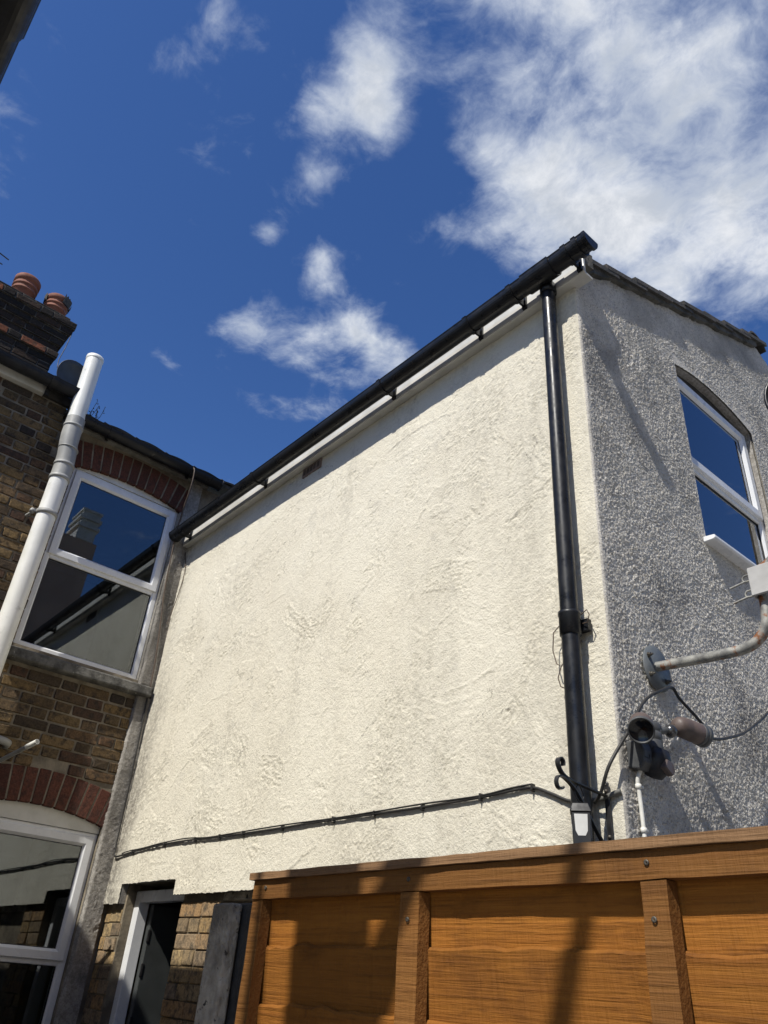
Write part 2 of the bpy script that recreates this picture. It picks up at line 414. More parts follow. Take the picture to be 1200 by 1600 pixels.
def wood_mat(name, c1, c2, c3):
    m, nt, b = base_mat(name)
    v = coords(nt, (1.4, 60, 60))
    n1 = noise(nt, v, 2.0, 8, .72, .2)
    c = mixc(nt, ss(nt, n1, .32, .72), c1, c2)
    v3 = coords(nt, (3, 9, 9))
    c = mixc(nt, ss(nt, noise(nt, v3, 1.7, 6, .6), .60, .74, 0, .8), c, c3)
    v2 = coords(nt, (5, 150, 150))
    n2 = noise(nt, v2, 1.0, 4, .6)
    c = mixc(nt, ss(nt, n2, .52, .72, 0, .42), c, c3)
    saw = noise(nt, coords(nt, (120, 10, 10)), 1.0, 3, .6)
    oi = nt.nodes.new('ShaderNodeObjectInfo')
    c = mixc(nt, 1.0, c, ss(nt, oi.outputs['Random'], 0, 1, .66, 1.22), 'MULTIPLY')
    kv = coords(nt, (2.2, 7, 7))
    kn = noise(nt, kv, 2.6, 2, .5, .6)
    c = mixc(nt, ss(nt, kn, .70, .78, 0, .75), c, c3)
    nt.links.new(c, b.inputs['Base Color']); b.inputs['Roughness'].default_value = .75; b.inputs['Specular IOR Level'].default_value = .25
    h = math_(nt, 'ADD', math_(nt, 'ADD', math_(nt, 'MULTIPLY', n2, .8), math_(nt, 'MULTIPLY', saw, .7)), math_(nt, 'MULTIPLY', n1, .45))
    blot = noise(nt, coords(nt, (2.5, 2.5, 5)), 2.2, 6, .65)
    c = mixc(nt, ss(nt, blot, .50, .70, 0, .45), c, c3)
    nt.links.new(c, b.inputs['Base Color'])
    bump(nt, b, h, .8, .005)
    return m
M_wood = wood_mat('dip treated board', (.275,.108,.016), (.205,.074,.011), (.080,.028,.006))
M_rail = wood_mat('dip treated rail', (.255,.113,.028), (.19,.077,.017), (.080,.034,.010))
M_capw = wood_mat('weathered capping', (.29,.165,.08), (.215,.12,.058), (.12,.068,.034))

# ------------------------------------------------------------------ height fields for trowelled render
def fft_noise(n, slope, lo, seed):
    r = np.random.default_rng(seed)
    fx = np.fft.fftfreq(n)*n; k = np.sqrt(fx[:,None]**2 + fx[None,:]**2); k[0,0] = 1
    a = np.where(k < lo, 0, k**(-slope))
    t = np.fft.ifft2(np.fft.fft2(r.standard_normal((n, n)))*a).real
    return t/t.std()
TX = fft_noise(1024, .75, 6, 3)
TI = fft_noise(1024, .9, 10, 4)
TF = fft_noise(1024, .30, 60, 5)+.6*fft_noise(1024, 0, 200, 6)
TF = np.where(TF > 0, TF**1.35, TF*.8); TF = (TF-TF.mean())/TF.std()
def blur(a, k):
    for ax in (0, 1):
        for _ in range(2):
            c_ = np.cumsum(np.pad(a, [(k+1, k) if q == ax else (0, 0) for q in (0, 1)], mode='edge'), axis=ax)
            n_ = a.shape[ax]
            a = (np.take(c_, np.arange(2*k+1, 2*k+1+n_), ax)-np.take(c_, np.arange(0, n_), ax))/(2*k+1)
    return a

def trowel(nu, nv, res, n, Lr, Wr, ang, angv, amp, grain, iso, ridge, seed, rough=.25):
    r = np.random.default_rng(seed)
    H = np.zeros((nv, nu)); Q = np.zeros((nv, nu)); U = nu*res; V = nv*res
    for i in range(n):
        cu_, cv_ = r.uniform(-.1, U+.1), r.uniform(-.1, V+.1)
        L, Wd = r.uniform(*Lr), r.uniform(*Wr)
        a = ang + r.normal(0, angv); k = r.uniform(-2.2, 2.2)
        hw = .5*math.hypot(L, Wd)*1.15
        i0, i1 = max(int((cu_-hw)/res), 0), min(int((cu_+hw)/res)+1, nu)
        j0, j1 = max(int((cv_-hw)/res), 0), min(int((cv_+hw)/res)+1, nv)
        if i1 <= i0 or j1 <= j0: continue
        du = (np.arange(i0, i1)*res-cu_)[None,:]; dv = (np.arange(j0, j1)*res-cv_)[:,None]
        s = du*math.cos(a)+dv*math.sin(a)
        t = -du*math.sin(a)+dv*math.cos(a)+.5*k*s*s
        wob = TI[(np.abs(s*90).astype(int)+i*37) % 1024, (i*53) % 1024]*.006
        ms = np.clip((L/2-np.abs(s)+wob*2)/.05, 0, 1); mt = np.clip((Wd/2-np.abs(t)+wob)/.010, 0, 1)
        m = ms*ms*(3-2*ms)*mt
        q_ = r.uniform(.8, 1.25) if r.random() < rough else r.uniform(.12, .4)
        g = grain*q_
        tx = TX[(s*110+i*101).astype(int) % 1024, (t*420+i*59).astype(int) % 1024]
        new = amp*(r.normal(0, .45)+r.uniform(-.8, .8)*t/Wd) + g*tx
        H[j0:j1, i0:i1] = H[j0:j1, i0:i1]*(1-m)+new*m
        Q[j0:j1, i0:i1] = Q[j0:j1, i0:i1]*(1-m)+(q_ if q_ > .7 else 0)*m
        rd = ridge*r.uniform(0, 1)**2.5
        H[j0:j1, i0:i1] += rd*np.exp(-((t-Wd/2-wob)/.0055)**2)*ms
    jj, ii = np.mgrid[0:nv, 0:nu]
    H += iso*TI[(jj*2) % 1024, (ii*2) % 1024]
    return H, Q

def grid_obj(name, PX, PY, PZ, keep, mat, parent, flip=False, soil=None):
    nv, nu = PX.shape
    idx = np.arange(nv*nu).reshape(nv, nu)
    q = np.stack([idx[:-1,:-1], idx[:-1,1:], idx[1:,1:], idx[1:,:-1]], -1)[keep]
    if flip: q = q[:, ::-1]
    used = np.zeros(nv*nu, bool); used[q.ravel()] = True
    remap = np.cumsum(used)-1
    co = np.stack([PX.ravel(), PY.ravel(), PZ.ravel()], -1)[used] - np.array(ORG[parent])
    q = remap[q]
    me = bpy.data.meshes.new(name)
    me.vertices.add(len(co)); me.vertices.foreach_set('co', co.astype(np.float32).ravel())
    me.loops.add(q.size); me.loops.foreach_set('vertex_index', q.astype(np.int32).ravel())
    me.polygons.add(len(q)); me.polygons.foreach_set('loop_start', (np.arange(len(q))*4).astype(np.int32))
    me.polygons.foreach_set('loop_total', np.full(len(q), 4, np.int32))
    me.polygons.foreach_set('use_smooth', np.ones(len(q), bool))
    me.update(calc_edges=True); me.validate()
    if soil is not None:
        me.attributes.new('soil', 'FLOAT', 'POINT').data.foreach_set('value', soil.ravel()[used].astype(np.float32))
    me.materials.append(mat)
    o = bpy.data.objects.new(name, me); COL.objects.link(o); o.parent = parent; ORG[o] = ORG[parent]
    return o

# ------------------------------------------------------------------ ground
g = MB()
g.add([(-200,-200,-1.6),(200,-200,-1.6),(200,200,-1.6),(-200,200,-1.6)], [(0,1,2,3)])
go = g.build('ground', M_ground); go['kind'] = 'structure'

# ================================================================== RENDERED HOUSE
house = thing('rendered_house', 'rendered two storey house extension with cream side wall and soiled grey gable end', 'house', ((XB+XG)/2, 4.4, -1.6))
RIDGE_Y = 4.43
SL = .452
def roofz(y):            # underside of the verge at the gable, rising to the ridge
    return 3.215+SL*(y-2.42) if y <= RIDGE_Y else 3.215+SL*(2*RIDGE_Y-y-2.42)

# cream wall
res = .0052
x0, x1, z0, z1 = XB, XG, .352, 3.0
nu, nv = int((x1-x0)/res)+1, int((z1-z0)/res)+1
us = np.linspace(x0, x1, nu); vs = np.linspace(z0, z1, nv)
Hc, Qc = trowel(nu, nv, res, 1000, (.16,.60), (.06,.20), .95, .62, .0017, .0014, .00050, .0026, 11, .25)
jc, ic = np.mgrid[0:nv, 0:nu]
Hc += (.00028+.00042*np.clip(blur(Qc, 6), 0, 1))*TF[jc % 1024, (ic+300) % 1024]
Hc = np.clip(Hc, -.004, .011)
ru = np.clip((x1-us)/.03, 0, 1)[None,:]
Hc = Hc*ru
PX, PZ = np.meshgrid(us, vs); PY = D-Hc-.002
# rounded arris at the corner
PY += (.006*(1-np.clip((x1-us)/.012, 0, 1))**2)[None,:]
bot = np.where(us < -5.125, .357, np.where(us < -4.415, .468, .387)) + .0035*TI[10, :nu]*.6
keep = np.zeros((nv-1, nu-1), bool)
for i in range(nu-1):
    b = max(bot[i], bot[i+1]); j = int(np.searchsorted(vs, b)); j = min(j, nv-2)
    keep[j:, i] = True
for i in range(nu):
    b = bot[i] if (i == 0 or i == nu-1) else max(bot[i-1], bot[i], bot[i+1]) if abs(bot[i]-bot[min(i+1,nu-1)]) < .02 and abs(bot[i]-bot[max(i-1,0)]) < .02 else max(bot[max(i-1,0)], bot[min(i+1,nu-1)])
    j = int(np.searchsorted(vs, b))
    PZ[j, i] = min(PZ[j, i], b+.001)
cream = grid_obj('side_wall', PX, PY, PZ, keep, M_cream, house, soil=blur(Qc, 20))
cream['label'] = 'sunlit cream trowelled render wall'

# render thickness and masonry behind the cream face
c = MB()
c.box(XB+.002, -5.127, D+.008, D+.045, .362, 2.99)
c.box(-5.127, -4.413, D+.008, D+.045, .473, 2.99)
c.box(-4.413, XG-.01, D+.008, D+.045, .392, 2.99)
c.build('render_backing', M_stripr, house)
c = MB()
c.box(XB-.05, -5.105, D+.046, D+.28, -1.6, 3.2)
c.box(-5.105, -4.365, D+.046, D+.28, .475, 3.2)
c.box(-4.365, -3.945, D+.0462, D+.28, -1.6, 3.2)
c.box(-3.945, XG-.26, D+.11, D+.28, -1.6, .40)
c.box(-3.945, XG-.26, D+.046, D+.28, .40, 3.2)
c.build('masonry', M_mortar_pale, house)
c = MB(); c.box(-3.94, -2.2, D+.05, D+.108, .355, .391); c.build('lintel', M_concrete, house)

# grey gable wall
WY0, WY1, WZ0, WSP, WCR = 3.155, 4.02, 1.955, 3.085, 3.155
def arch(y, y0, y1, sp, cr):
    h = (y1-y0)/2; rise = cr-sp; R = (h*h+rise*rise)/(2*rise)
    dy = min(abs(y-(y0+y1)/2), h)
    return cr-R+math.sqrt(R*R-dy*dy)
res = .0041
ya, yb, za, zb = D, 4.72, .25, 4.30
nu, nv = int((yb-ya)/res)+1, int((zb-za)/res)+1
us = np.linspace(ya, yb, nu); vs = np.linspace(za, zb, nv)
Hg, Qg = trowel(nu, nv, res, 620, (.15,.5), (.06,.18), 2.2, .75, .0012, .0013, .00035, .0022, 23, .5)
jj, ii = np.mgrid[0:nv, 0:nu]
Hg += .0016*TF[(jj+200) % 1024, (ii+77) % 1024]
wm = np.maximum(np.maximum(np.abs(us-(WY0+WY1)/2)[None,:]-(WY1-WY0)/2, np.maximum(WZ0-vs, vs-WCR)[:,None]), 0)
Hg *= np.clip(wm/.02, .12, 1)
Hg = np.clip(Hg, -.010, .016)*np.clip((us-ya)/.035, 0, 1)[None,:]
PY, PZ = np.meshgrid(us, vs); PX = XG+Hg+.003
PX -= (.006*(1-np.clip((us-ya)/.012, 0, 1))**2)[None,:]
keep = np.ones((nv-1, nu-1), bool)
iw0, iw1 = int(round((WY0-ya)/res)), int(round((WY1-ya)/res))
PY[:, iw0] = WY0; PY[:, iw1] = WY1
jw0 = int(round((WZ0-za)/(vs[1]-vs[0])))
for i in range(nu):
    y = us[i]
    rz = roofz(y)+.03
    j = int(np.searchsorted(vs, rz))
    if j < nv:
        PZ[j:, i] = np.maximum(rz, PZ[j-1, i]+.001)
        if i < nu-1: keep[min(j, nv-1):, i] = False
    if iw0 <= i <= iw1:
        az = arch(y, WY0, WY1, WSP, WCR)+.004*TI[300, i % 1024]*.5
        ja = int(np.searchsorted(vs, az))
        PZ[ja, i] = az
        if i < iw1:
            az2 = arch(us[i+1], WY0, WY1, WSP, WCR)
            jb = max(ja, int(np.searchsorted(vs, az2)))
            keep[jw0:jb, i] = False
grey = grid_obj('end_wall', PX, PY, PZ, keep, M_grey, house)
grey['label'] = 'soiled grey rough render gable wall'
c = MB()
c.box(XG-.25, XG-.010, D+.012, WY0-.012, -1.6, roofz(D+.012))
ys = list(np.linspace(D+.012, WY0, 8)) + list(np.linspace(WY0, WY1, 18))[1:] + list(np.linspace(WY1, 6.6, 14))[1:]
def strip(mb, ys, lo, hi, xa, xb_):
    for a, b in zip(ys[:-1], ys[1:]):
        v = [(xa,a,lo(a)),(xa,b,lo(b)),(xa,b,hi(b)),(xa,a,hi(a)),(xb_,a,lo(a)),(xb_,b,lo(b)),(xb_,b,hi(b)),(xb_,a,hi(a))]
        mb.add(v, [(0,1,2,3),(7,6,5,4),(0,4,5,1),(3,2,6,7)])
c2 = MB()
strip(c2, [WY0+.001]+list(np.linspace(WY0+.02, WY1-.02, 16))+[WY1-.001], lambda y: arch(y, WY0, WY1, WSP, WCR)+.004, roofz, XG-.25, XG-.008)
c2.box(XG-.25, XG-.010, WY0-.012, WY0-.0005, WZ0, WSP+.06)
c2.box(XG-.25, XG-.010, WY1+.0005, WY1+.02, WZ0, WSP+.06)
c2.build('window_reveal', M_stripr, house)
c.box(XG-.25, XG-.010, WY1+.02, 6.6, -1.6, roofz(6.6)+.001)
c.box(XG-.25, XG-.010, WY0-.012, WY1+.02, -1.6, WZ0)
c3 = MB()
for (a, b) in ((D+.012, WY0-.012), (WY1+.02, RIDGE_Y), (RIDGE_Y, 6.59)):
    c3 = MB(); strip(c3, [a, b], (lambda y: roofz(D+.012)) if a < 3 else (lambda y: roofz(6.6)), roofz, XG-.25, XG-.011); c3.build('gable_backing', M_grey, house)
c.box(XB, XG-.25, 6.4, 6.6, -1.6, roofz(6.6)-.02)
c.build('backing_wall', M_grey, house)
c = MB(); c.box(XG-.009, XG-.001, 4.70, 6.6, -1.6, roofz(6.6)); c.box(XG-.009, XG-.001, D+.02, 4.70, -1.6, .252)
c.build('lower_render', M_grey, house)

# fascia, soffit, air brick
FY = D-.037
c = MB(); c.box(XB+.035, -1.362, FY-.018, FY, 2.985, 3.150); c.build('fascia', M_upvc_trim, house, .004, 2)
c = MB(); c.box(XB+.036, -1.366, FY, D+.02, 2.987, 2.999); c.build('soffit', M_upvc_trim, house)
c = MB(); c.box(-3.705, -3.497, D-.012, D+.02, 2.912, 2.985)
c.build('air_brick', M_airbrick, house, .003)
for i in range(5):
    c = MB(); c.box(-3.69+i*.038, -3.665+i*.038, D-.0145, D-.0125, 2.925, 2.972); c.build('vent_slot', M_airslot, bpy.data.objects['air_brick'])  # slots are flat dark strips laid on the brick face

# roof of the rendered house
c = MB()
c.prism([(D-.075, 3.135), (RIDGE_Y, 3.135+SL*(RIDGE_Y-D+.075)), (6.72, 3.135+SL*(2*RIDGE_Y-6.72-D+.075)), (6.72, 3.155+SL*(2*RIDGE_Y-6.72-D+.075)), (RIDGE_Y, 3.155+SL*(RIDGE_Y-D+.075)), (D-.075, 3.155)], 0, XB, XG-.02)
roof = c.build('roof', M_tile, house)
c = MB()
vy = np.linspace(FY+.004, RIDGE_Y, 44)
rj = np.random.default_rng(2)
lo_ = {y: roofz(y)+.004-rj.uniform(0, .022)-.018*max(0, (y-2.9)/1.5)-.05*max(0, (2.55-y)/.33) for y in vy}
strip(c, list(vy), lambda y: lo_[y], lambda y: 3.262+SL*(y-2.42), XG-.03, XG+.030)
c.prism([(FY+.0035, 3.075), (FY+.0035, 3.165), (D+.05, 3.19), (D+.05, 3.09)], 0, XG-.03, XG+.078)
c.build('verge_mortar', M_verge, roof)
ts = math.atan(SL)
tl, tw = .42, .30
tm = MB()
prof = []
nw = 9
for k in range(nw):
    s = k/(nw-1); prof.append((-tw*s, .012+.016*math.sin(s*math.pi*2)**2))
vv = []; ff = []
for (yy) in (0, tl):
    for (xx, zz) in prof: vv.append((xx, yy, zz))
for (yy) in (0, tl):
    for (xx, zz) in prof: vv.append((xx, yy, zz-.030))
for k in range(nw-1):
    ff += [(k, k+1, nw+k+1, nw+k), (2*nw+k+1, 2*nw+k, 3*nw+k, 3*nw+k+1), (k+1, k, 2*nw+k, 2*nw+k+1), (nw+k, nw+k+1, 3*nw+k+1, 3*nw+k)]
ff += [(0, nw, 3*nw, 2*nw), (nw-1, 2*nw-1+0, 4*nw-1, 3*nw-1)]
tm.add(vv, ff)
tile_me = tm.mesh('tile'); tile_me.materials.append(M_tile)
expo = .315
ncourse = 8
for cidx in range(ncourse):
    y = D-.045+cidx*expo*math.cos(ts)*.985
    zt = 3.262+SL*(y-2.42)
    for kx in range(5):
        link_mesh('roof_tile', tile_me, None, roof, (XG+.046-kx*(tw+.004)+random.uniform(-.004,.004), y, zt+.012), (ts-.085, random.uniform(-.01,.01), random.uniform(-.012,.012)))
c = MB()
for cidx in range(ncourse):
    y = D-.045+cidx*expo*math.cos(ts)*.985; zt = 3.262+SL*(y-2.42)
    for kx in range(5, 13):
        R = Matrix.Rotation(ts-.085, 4, 'X')
        c.add([tuple(Vector((XG+.046-kx*(tw+.004), y, zt+.012))+R@Vector(p)) for p in vv], ff)
rc = c.build('roof_covering', M_tile, roof); rc['kind'] = 'stuff'
for k in range(9):
    c = MB()
    xa = XG+.035-k*.45; prof2 = []
    for t in range(9):
        th = math.pi*(.08+.84*t/8); prof2.append((RIDGE_Y+.03+.13*math.cos(th), 4.125+.115*math.sin(th)))
    prof2 += [(p[0]*.9+RIDGE_Y*.1, p[1]-.016) for p in prof2[::-1]]
    c.prism(prof2, 0, xa-.445, xa)
    c.build('ridge_tile', M_tile, roof)

# gable window
def window(parent, xf, y0, y1, z0, z1, tz0, tz1, fw_=.045, sw=.062, lowpane=None, sashproud=.014, glass=None):
    glass = glass or M_glass
    w = MB(); w.ring(y0, y1, z0, z1, fw_, xf-.06, xf)
    win = w.build('window', M_upvc, parent)
    w = MB(); w.box(xf-.05, xf-.003, y0+fw_-.002, y1-fw_+.002, tz0, tz1); w.build('transom', M_upvc, win, .004)
    # opening sash, proud of the frame
    sy0, sy1, sz0, sz1 = y0+.022, y1-.022, tz0+.028, z1-.022
    w = MB(); w.ring(sy0, sy1, sz0, sz1, sw, xf-.03, xf+sashproud, .016); w.build('sash', M_upvc, win)
    w = MB(); w.ring(sy0+sw-.001, sy1-sw+.001, sz0+sw-.001, sz1-sw+.001, .006, xf-.02, xf-.004, .002); w.build('gasket', M_blackmatt, win)
    w = MB(); w.box(xf-.012, xf-.006, sy0+sw, sy1-sw, sz0+sw, sz1-sw); w.build('pane', glass, win)
    w = MB(); w.ring(y0+fw_-.001, y1-fw_+.001, z0+fw_-.001, tz0+.001, .006, xf-.03, xf-.014, .002); w.build('gasket', M_blackmatt, win)
    w = MB(); w.box(xf-.026, xf-.020, y0+fw_, y1-fw_, z0+fw_, tz0); w.build('pane', glass, win)
    return win
gw = window(house, XG-.045, WY0, WY1, 1.958, 3.092, 2.43, 2.53, glass=M_glass_sky)
c = MB()
pa = [(WY0+(WY1-WY0)*t/14, arch(WY0+(WY1-WY0)*t/14, WY0, WY1, WSP, WCR)+.002) for t in range(15)]
c.prism([(WY0, 3.091)] + pa[1:-1] + [(WY1, 3.091)], 0, XG-.10, XG-.052)
c.build('arch_filler', M_concrete_dark, gw)
c = MB()
c.prism([(XG-.05, 1.956), (XG+.060, 1.944), (XG+.062, 1.926), (XG+.052, 1.920), (XG-.05, 1.920)], 1, WY0-.03, WY1+.02)
# prism axis order: (x, z) with y extruded
c.build('window_sill', M_upvc, gw, .003)
c = MB(); c.box(XG-.9, XG-.3, WY0-.4, WY1-.1, 1.3, 3.3)
c.build('room', M_dark, house)

# brick piers beside the door
def brick_meshes(l, h, d, n, seed, bv=(.004,.008)):
    out = []
    r = random.Random(seed)
    for k in range(n):
        b = MB(); b.box(-d, 0, -l/2, l/2, -h/2, h/2)
        me = b.mesh('brick', (0,0,0), r.uniform(*bv), 1)
        for v in me.vertices:
            v.co += Vector((r.uniform(-.0025,.0025), r.uniform(-.003,.003), r.uniform(-.0028,.0028)))
        out.append(me)
    return out
BS = brick_meshes(.224, .066, .06, 8, 1); BH = brick_meshes(.108, .066, .06, 8, 2)
for m_ in BS+BH: m_.materials.append(M_stock)
BS2 = brick_meshes(.226, .070, .05, 5, 3, (.002,.005)); BH2 = brick_meshes(.111, .070, .05, 6, 4, (.002,.005)); BQ2 = []
for m_ in BS2+BH2+BQ2: m_.materials.append(M_pier)
masonry = bpy.data.objects['masonry']
rq = random.Random(9)
low = MB()
for k in range(26):
    z = .345-.0765*k - .0765/2 + .01
    off = k % 2
    rows = []
    # right pier
    if off: rows = [(-4.310, .108, BH2), (-4.190, .108, BH2), (-4.035, .17, None)]
    else: rows = [(-4.250, .224, BS2), (-4.040, .172, None)]
    for (cx, l, ms) in rows:
        if k < 11:
            if ms is None:
                me = BS2[rq.randrange(5)]
                o = link_mesh('brick', me, None, masonry, (cx, D+.036+rq.uniform(-.003,.004), z), (0, rq.uniform(-.015,.015), -math.pi/2+rq.uniform(-.015,.015)))
                o.scale = (1, l/.224, 1)
            else:
                link_mesh('brick', rq.choice(ms), None, masonry, (cx, D+.036+rq.uniform(-.003,.004), z), (0, rq.uniform(-.012,.012), -math.pi/2+rq.uniform(-.01,.01)))
        else: low.box(cx-l/2, cx+l/2, D+.036, D+.07, z-.033, z+.033)
    # left pier
    rows = [(-5.300, .108), (-5.172, .12)] if off else [(-5.325, .07), (-5.205, .15)]
    for (cx, l) in rows:
        if k < 11:
            o = link_mesh('brick', rq.choice(BH2), None, masonry, (cx, D+.040+rq.uniform(-.003,.004), z-.02), (0, rq.uniform(-.012,.012), -math.pi/2+rq.uniform(-.01,.01)))
            o.scale = (1, l/.108, 1)
        else: low.box(cx-l/2, cx+l/2, D+.040, D+.07, z-.053, z+.013)
lo = low.build('lower_brickwork', M_pier, masonry); lo['kind'] = 'stuff'

# open door in the side wall
dr = MB()
dr.box(-5.104, -5.036, D+.10, D+.17, -1.58, .44)
dr.box(-4.433, -4.366, D+.10, D+.17, -1.58, .44)
dr.box(-5.036, -4.433, D+.10, D+.17, .375, .44)
door = dr.build('door', M_upvc, house, .004)
door['label'] = 'white plastic back door standing open inwards'
c = MB()
a = math.radians(86)
def leaf(px, py, z): # local leaf coordinates along width px, thickness py
    return (-5.03+px*math.cos(a)+py*math.sin(a)*1, D+.175+px*math.sin(a)-py*math.cos(a), z)
def leafbox(mb, p0, p1, t0, t1, za, zb_):
    v = [leaf(p0,t0,za), leaf(p1,t0,za), leaf(p1,t1,za), leaf(p0,t1,za), leaf(p0,t0,zb_), leaf(p1,t0,zb_), leaf(p1,t1,zb_), leaf(p0,t1,zb_)]
    mb.add(v, [(0,3,2,1),(4,5,6,7),(0,1,5,4),(1,2,6,5),(2,3,7,6),(3,0,4,7)])
leafbox(c, 0, .60, 0, .055, -1.57, .37); c.build('door_leaf', simple('dark grey door', (.050,.055,.055), (.04,.044,.044), .4, 4, 4, 0, rnd=False), door, .004)
for z in (.20, .02, -.25, -1.2):
    c = MB(); leafbox(c, -.006, .012, .050, .060, z-.035, z+.035); c.build('hinge', M_blackmatt, door, .003)
c = MB(); c.box(-5.3, -4.1, D+1.3, D+1.34, -1.6, .9); c.build('room_wall', M_dark, house)

# ================================================================== BRICK HOUSE
bh = thing('brick_house', 'soot darkened stock brick terraced house with white windows and red brick arches', 'house', (XB-.15, 1.0, -1.6))
PARTY = 1.0
UW = (1.21, 2.12, 1.83, 3.31)        # upper window y0,y1,z0,z1
LW = (1.20, 2.128, -.75, .765)
TW = (-.36, .43, 1.95, 3.40)         # window of the house on the left, mostly out of frame
wallm = MB()
TOPL, TOPR = 3.80, 3.64
xa, xb_ = XB-.30, XB-.009
def openings_strip(y0, y1, top, ops):
    """wall strip y0..y1 with openings ops [(z0, zspring, zcrown)] stacked"""
    ys = list(np.linspace(y0, y1, 15))
    z = lambda y: -1.6
    for (oz0, sp, cr) in ops:
        strip(wallm, ys, z, (lambda y, q=oz0: q), xa, xb_)
        z = (lambda y, sp=sp, cr=cr: arch(y, y0, y1, sp, cr)+.012)
    strip(wallm, ys, z, lambda y: top, xa, xb_)
wallm.box(xa, xb_, -.45, TW[0], -1.6, TOPL)
openings_strip(TW[0], TW[1], TOPL, [(TW[2], 3.42, 3.48)])
wallm.box(xa, xb_, TW[1], PARTY, -1.6, TOPL)
wallm.box(xa, xb_, PARTY, UW[0]-.01, -1.6, TOPR)
openings_strip(UW[0]-.01, UW[1]+.008, TOPR, [(LW[2], .80, .868), (UW[2], 3.302, 3.362)])
wallm.box(xa, xb_, UW[1]+.008, D+.06, -1.6, TOPR)
wallm.box(xa, xb_, D+.06, 6.8, -1.6, TOPR-.02)
bwall = wallm.build('wall', M_mortar, bh)

# visibility test used to choose which bricks are single pieces
def in_view(x, y, z, m=.06):
    v = Vector((x, y, z)); dz = v.dot(fw)
    if dz <= .1: return False
    fx_, fy_ = v.dot(r2)/dz*1192.746/600, v.dot(u2)/dz*1192.746/800
    return -1-m < fx_ < 1+m and -1-m < fy_ < 1+m

def arch_bricks(y0, y1, sp, cr, hgt, n, yclip=None):
    h = (y1-y0)/2; rise = cr-sp; R = (h*h+rise*rise)/(2*rise); yc = (y0+y1)/2; zc_ = cr-R
    th = math.asin(h/R)
    for k in range(n):
        a = -th+2*th*(k+.5)/n
        w0 = 2*th*R/n-.010; w1 = 2*th*(R+hgt)/n-.010
        if yclip and yc+R*math.sin(a) < yclip: continue
        b = MB()
        r_ = lambda: random.uniform(-.0015, .0015)
        poly = [(-w0/2+r_(), 0), (w0/2+r_(), 0), (w1/2+r_(), hgt+r_()), (-w1/2+r_(), hgt+r_())]
        b.prism(poly, 0, -.06, .0)
        me = b.mesh('brick', (0,0,0), .004, 1); me.materials.append(M_red)
        link_mesh('brick', me, None, bwall, (XB-.005+random.uniform(-.0015,.0015), yc+(R+.004)*math.sin(a), zc_+(R+.004)*math.cos(a)), (-a, 0, 0))
arch_bricks(UW[0]-.03, UW[1]+.03, 3.295, 3.358, .232, 13)
arch_bricks(LW[0]-.03, LW[1]+.03, .795, .868, .215, 13)
arch_bricks(TW[0]-.03, TW[1]+.03, 3.42, 3.485, .225, 11, .1)

def blocked(y, z, l):
    ya_, yb2 = y-l/2, y+l/2
    for (w, sp, cr, hg) in ((UW, 3.30, 3.36, .235), (LW, .80, .868, .22), (TW, 3.42, 3.485, .23)):
        y0, y1, z0, z1 = w
        if yb2 > y0-.004 and ya_ < y1+.004 and z0-.03 < z < sp: return True
        if yb2 > y0-.045 and ya_ < y1+.045 and sp-.03 <= z:
            zt = arch(min(max(y, y0), y1), y0, y1, sp, cr)+hg
            if z-.03 < zt: return True
    if 1.12 < y < 2.25 and 1.70 < z < 1.79: return True
    return False
rb = random.Random(21)
rest = MB()
nind = 0
course = .0765
for k in range(72):
    z = -1.6+course*(k+.5)
    if z > 3.79: break
    y = -.40 + (.085 if k % 2 else 0)
    flip = k % 2
    while y < 2.13:
        l = .108 if flip else .224
        yc = y+l/2; flip = 1-flip; y += l+.0105
        top = TOPL if yc < PARTY else TOPR
        ll, y2 = l, yc
        # cut bricks against openings and the render strip
        for (w, zlo, zhi) in ((UW, UW[2]-.03, 3.30), (LW, LW[2]-.03, .80), (TW, TW[2]-.03, 3.42)):
            if zlo < z < zhi:
                if y2-ll/2 < w[0] < y2+ll/2: e = w[0]-.004; s_ = y2-ll/2; ll = e-s_; y2 = (e+s_)/2
                if y2-ll/2 < w[1] < y2+ll/2: s_ = w[1]+.004; e = y2+ll/2; ll = e-s_; y2 = (e+s_)/2
        if y2+ll/2 > 2.135: e = 2.135; s_ = y2-ll/2; ll = e-s_; y2 = (e+s_)/2
        if ll < .03 or z > top-.03 or blocked(y2, z, ll): continue
        if in_view(XB, y2, z) and nind < 262:
            ms = BS if l > .15 else BH
            o = link_mesh('brick', rb.choice(ms), None, bwall, (XB+rb.uniform(-.004,.004), y2, z+rb.uniform(-.002,.002)), (rb.uniform(-.01,.01), rb.uniform(-.015,.015), rb.uniform(-.015,.015)))
            o.scale = (1, ll/(.224 if l > .15 else .108)*rb.uniform(.985,1.0), rb.uniform(.95,1.02)); nind += 1
        else:
            rest.box(XB-.05, XB+rb.uniform(-.003,.003), y2-ll/2, y2+ll/2, z-.033, z+.033)
ro = rest.build('brickwork', M_stock, bwall); ro['kind'] = 'stuff'

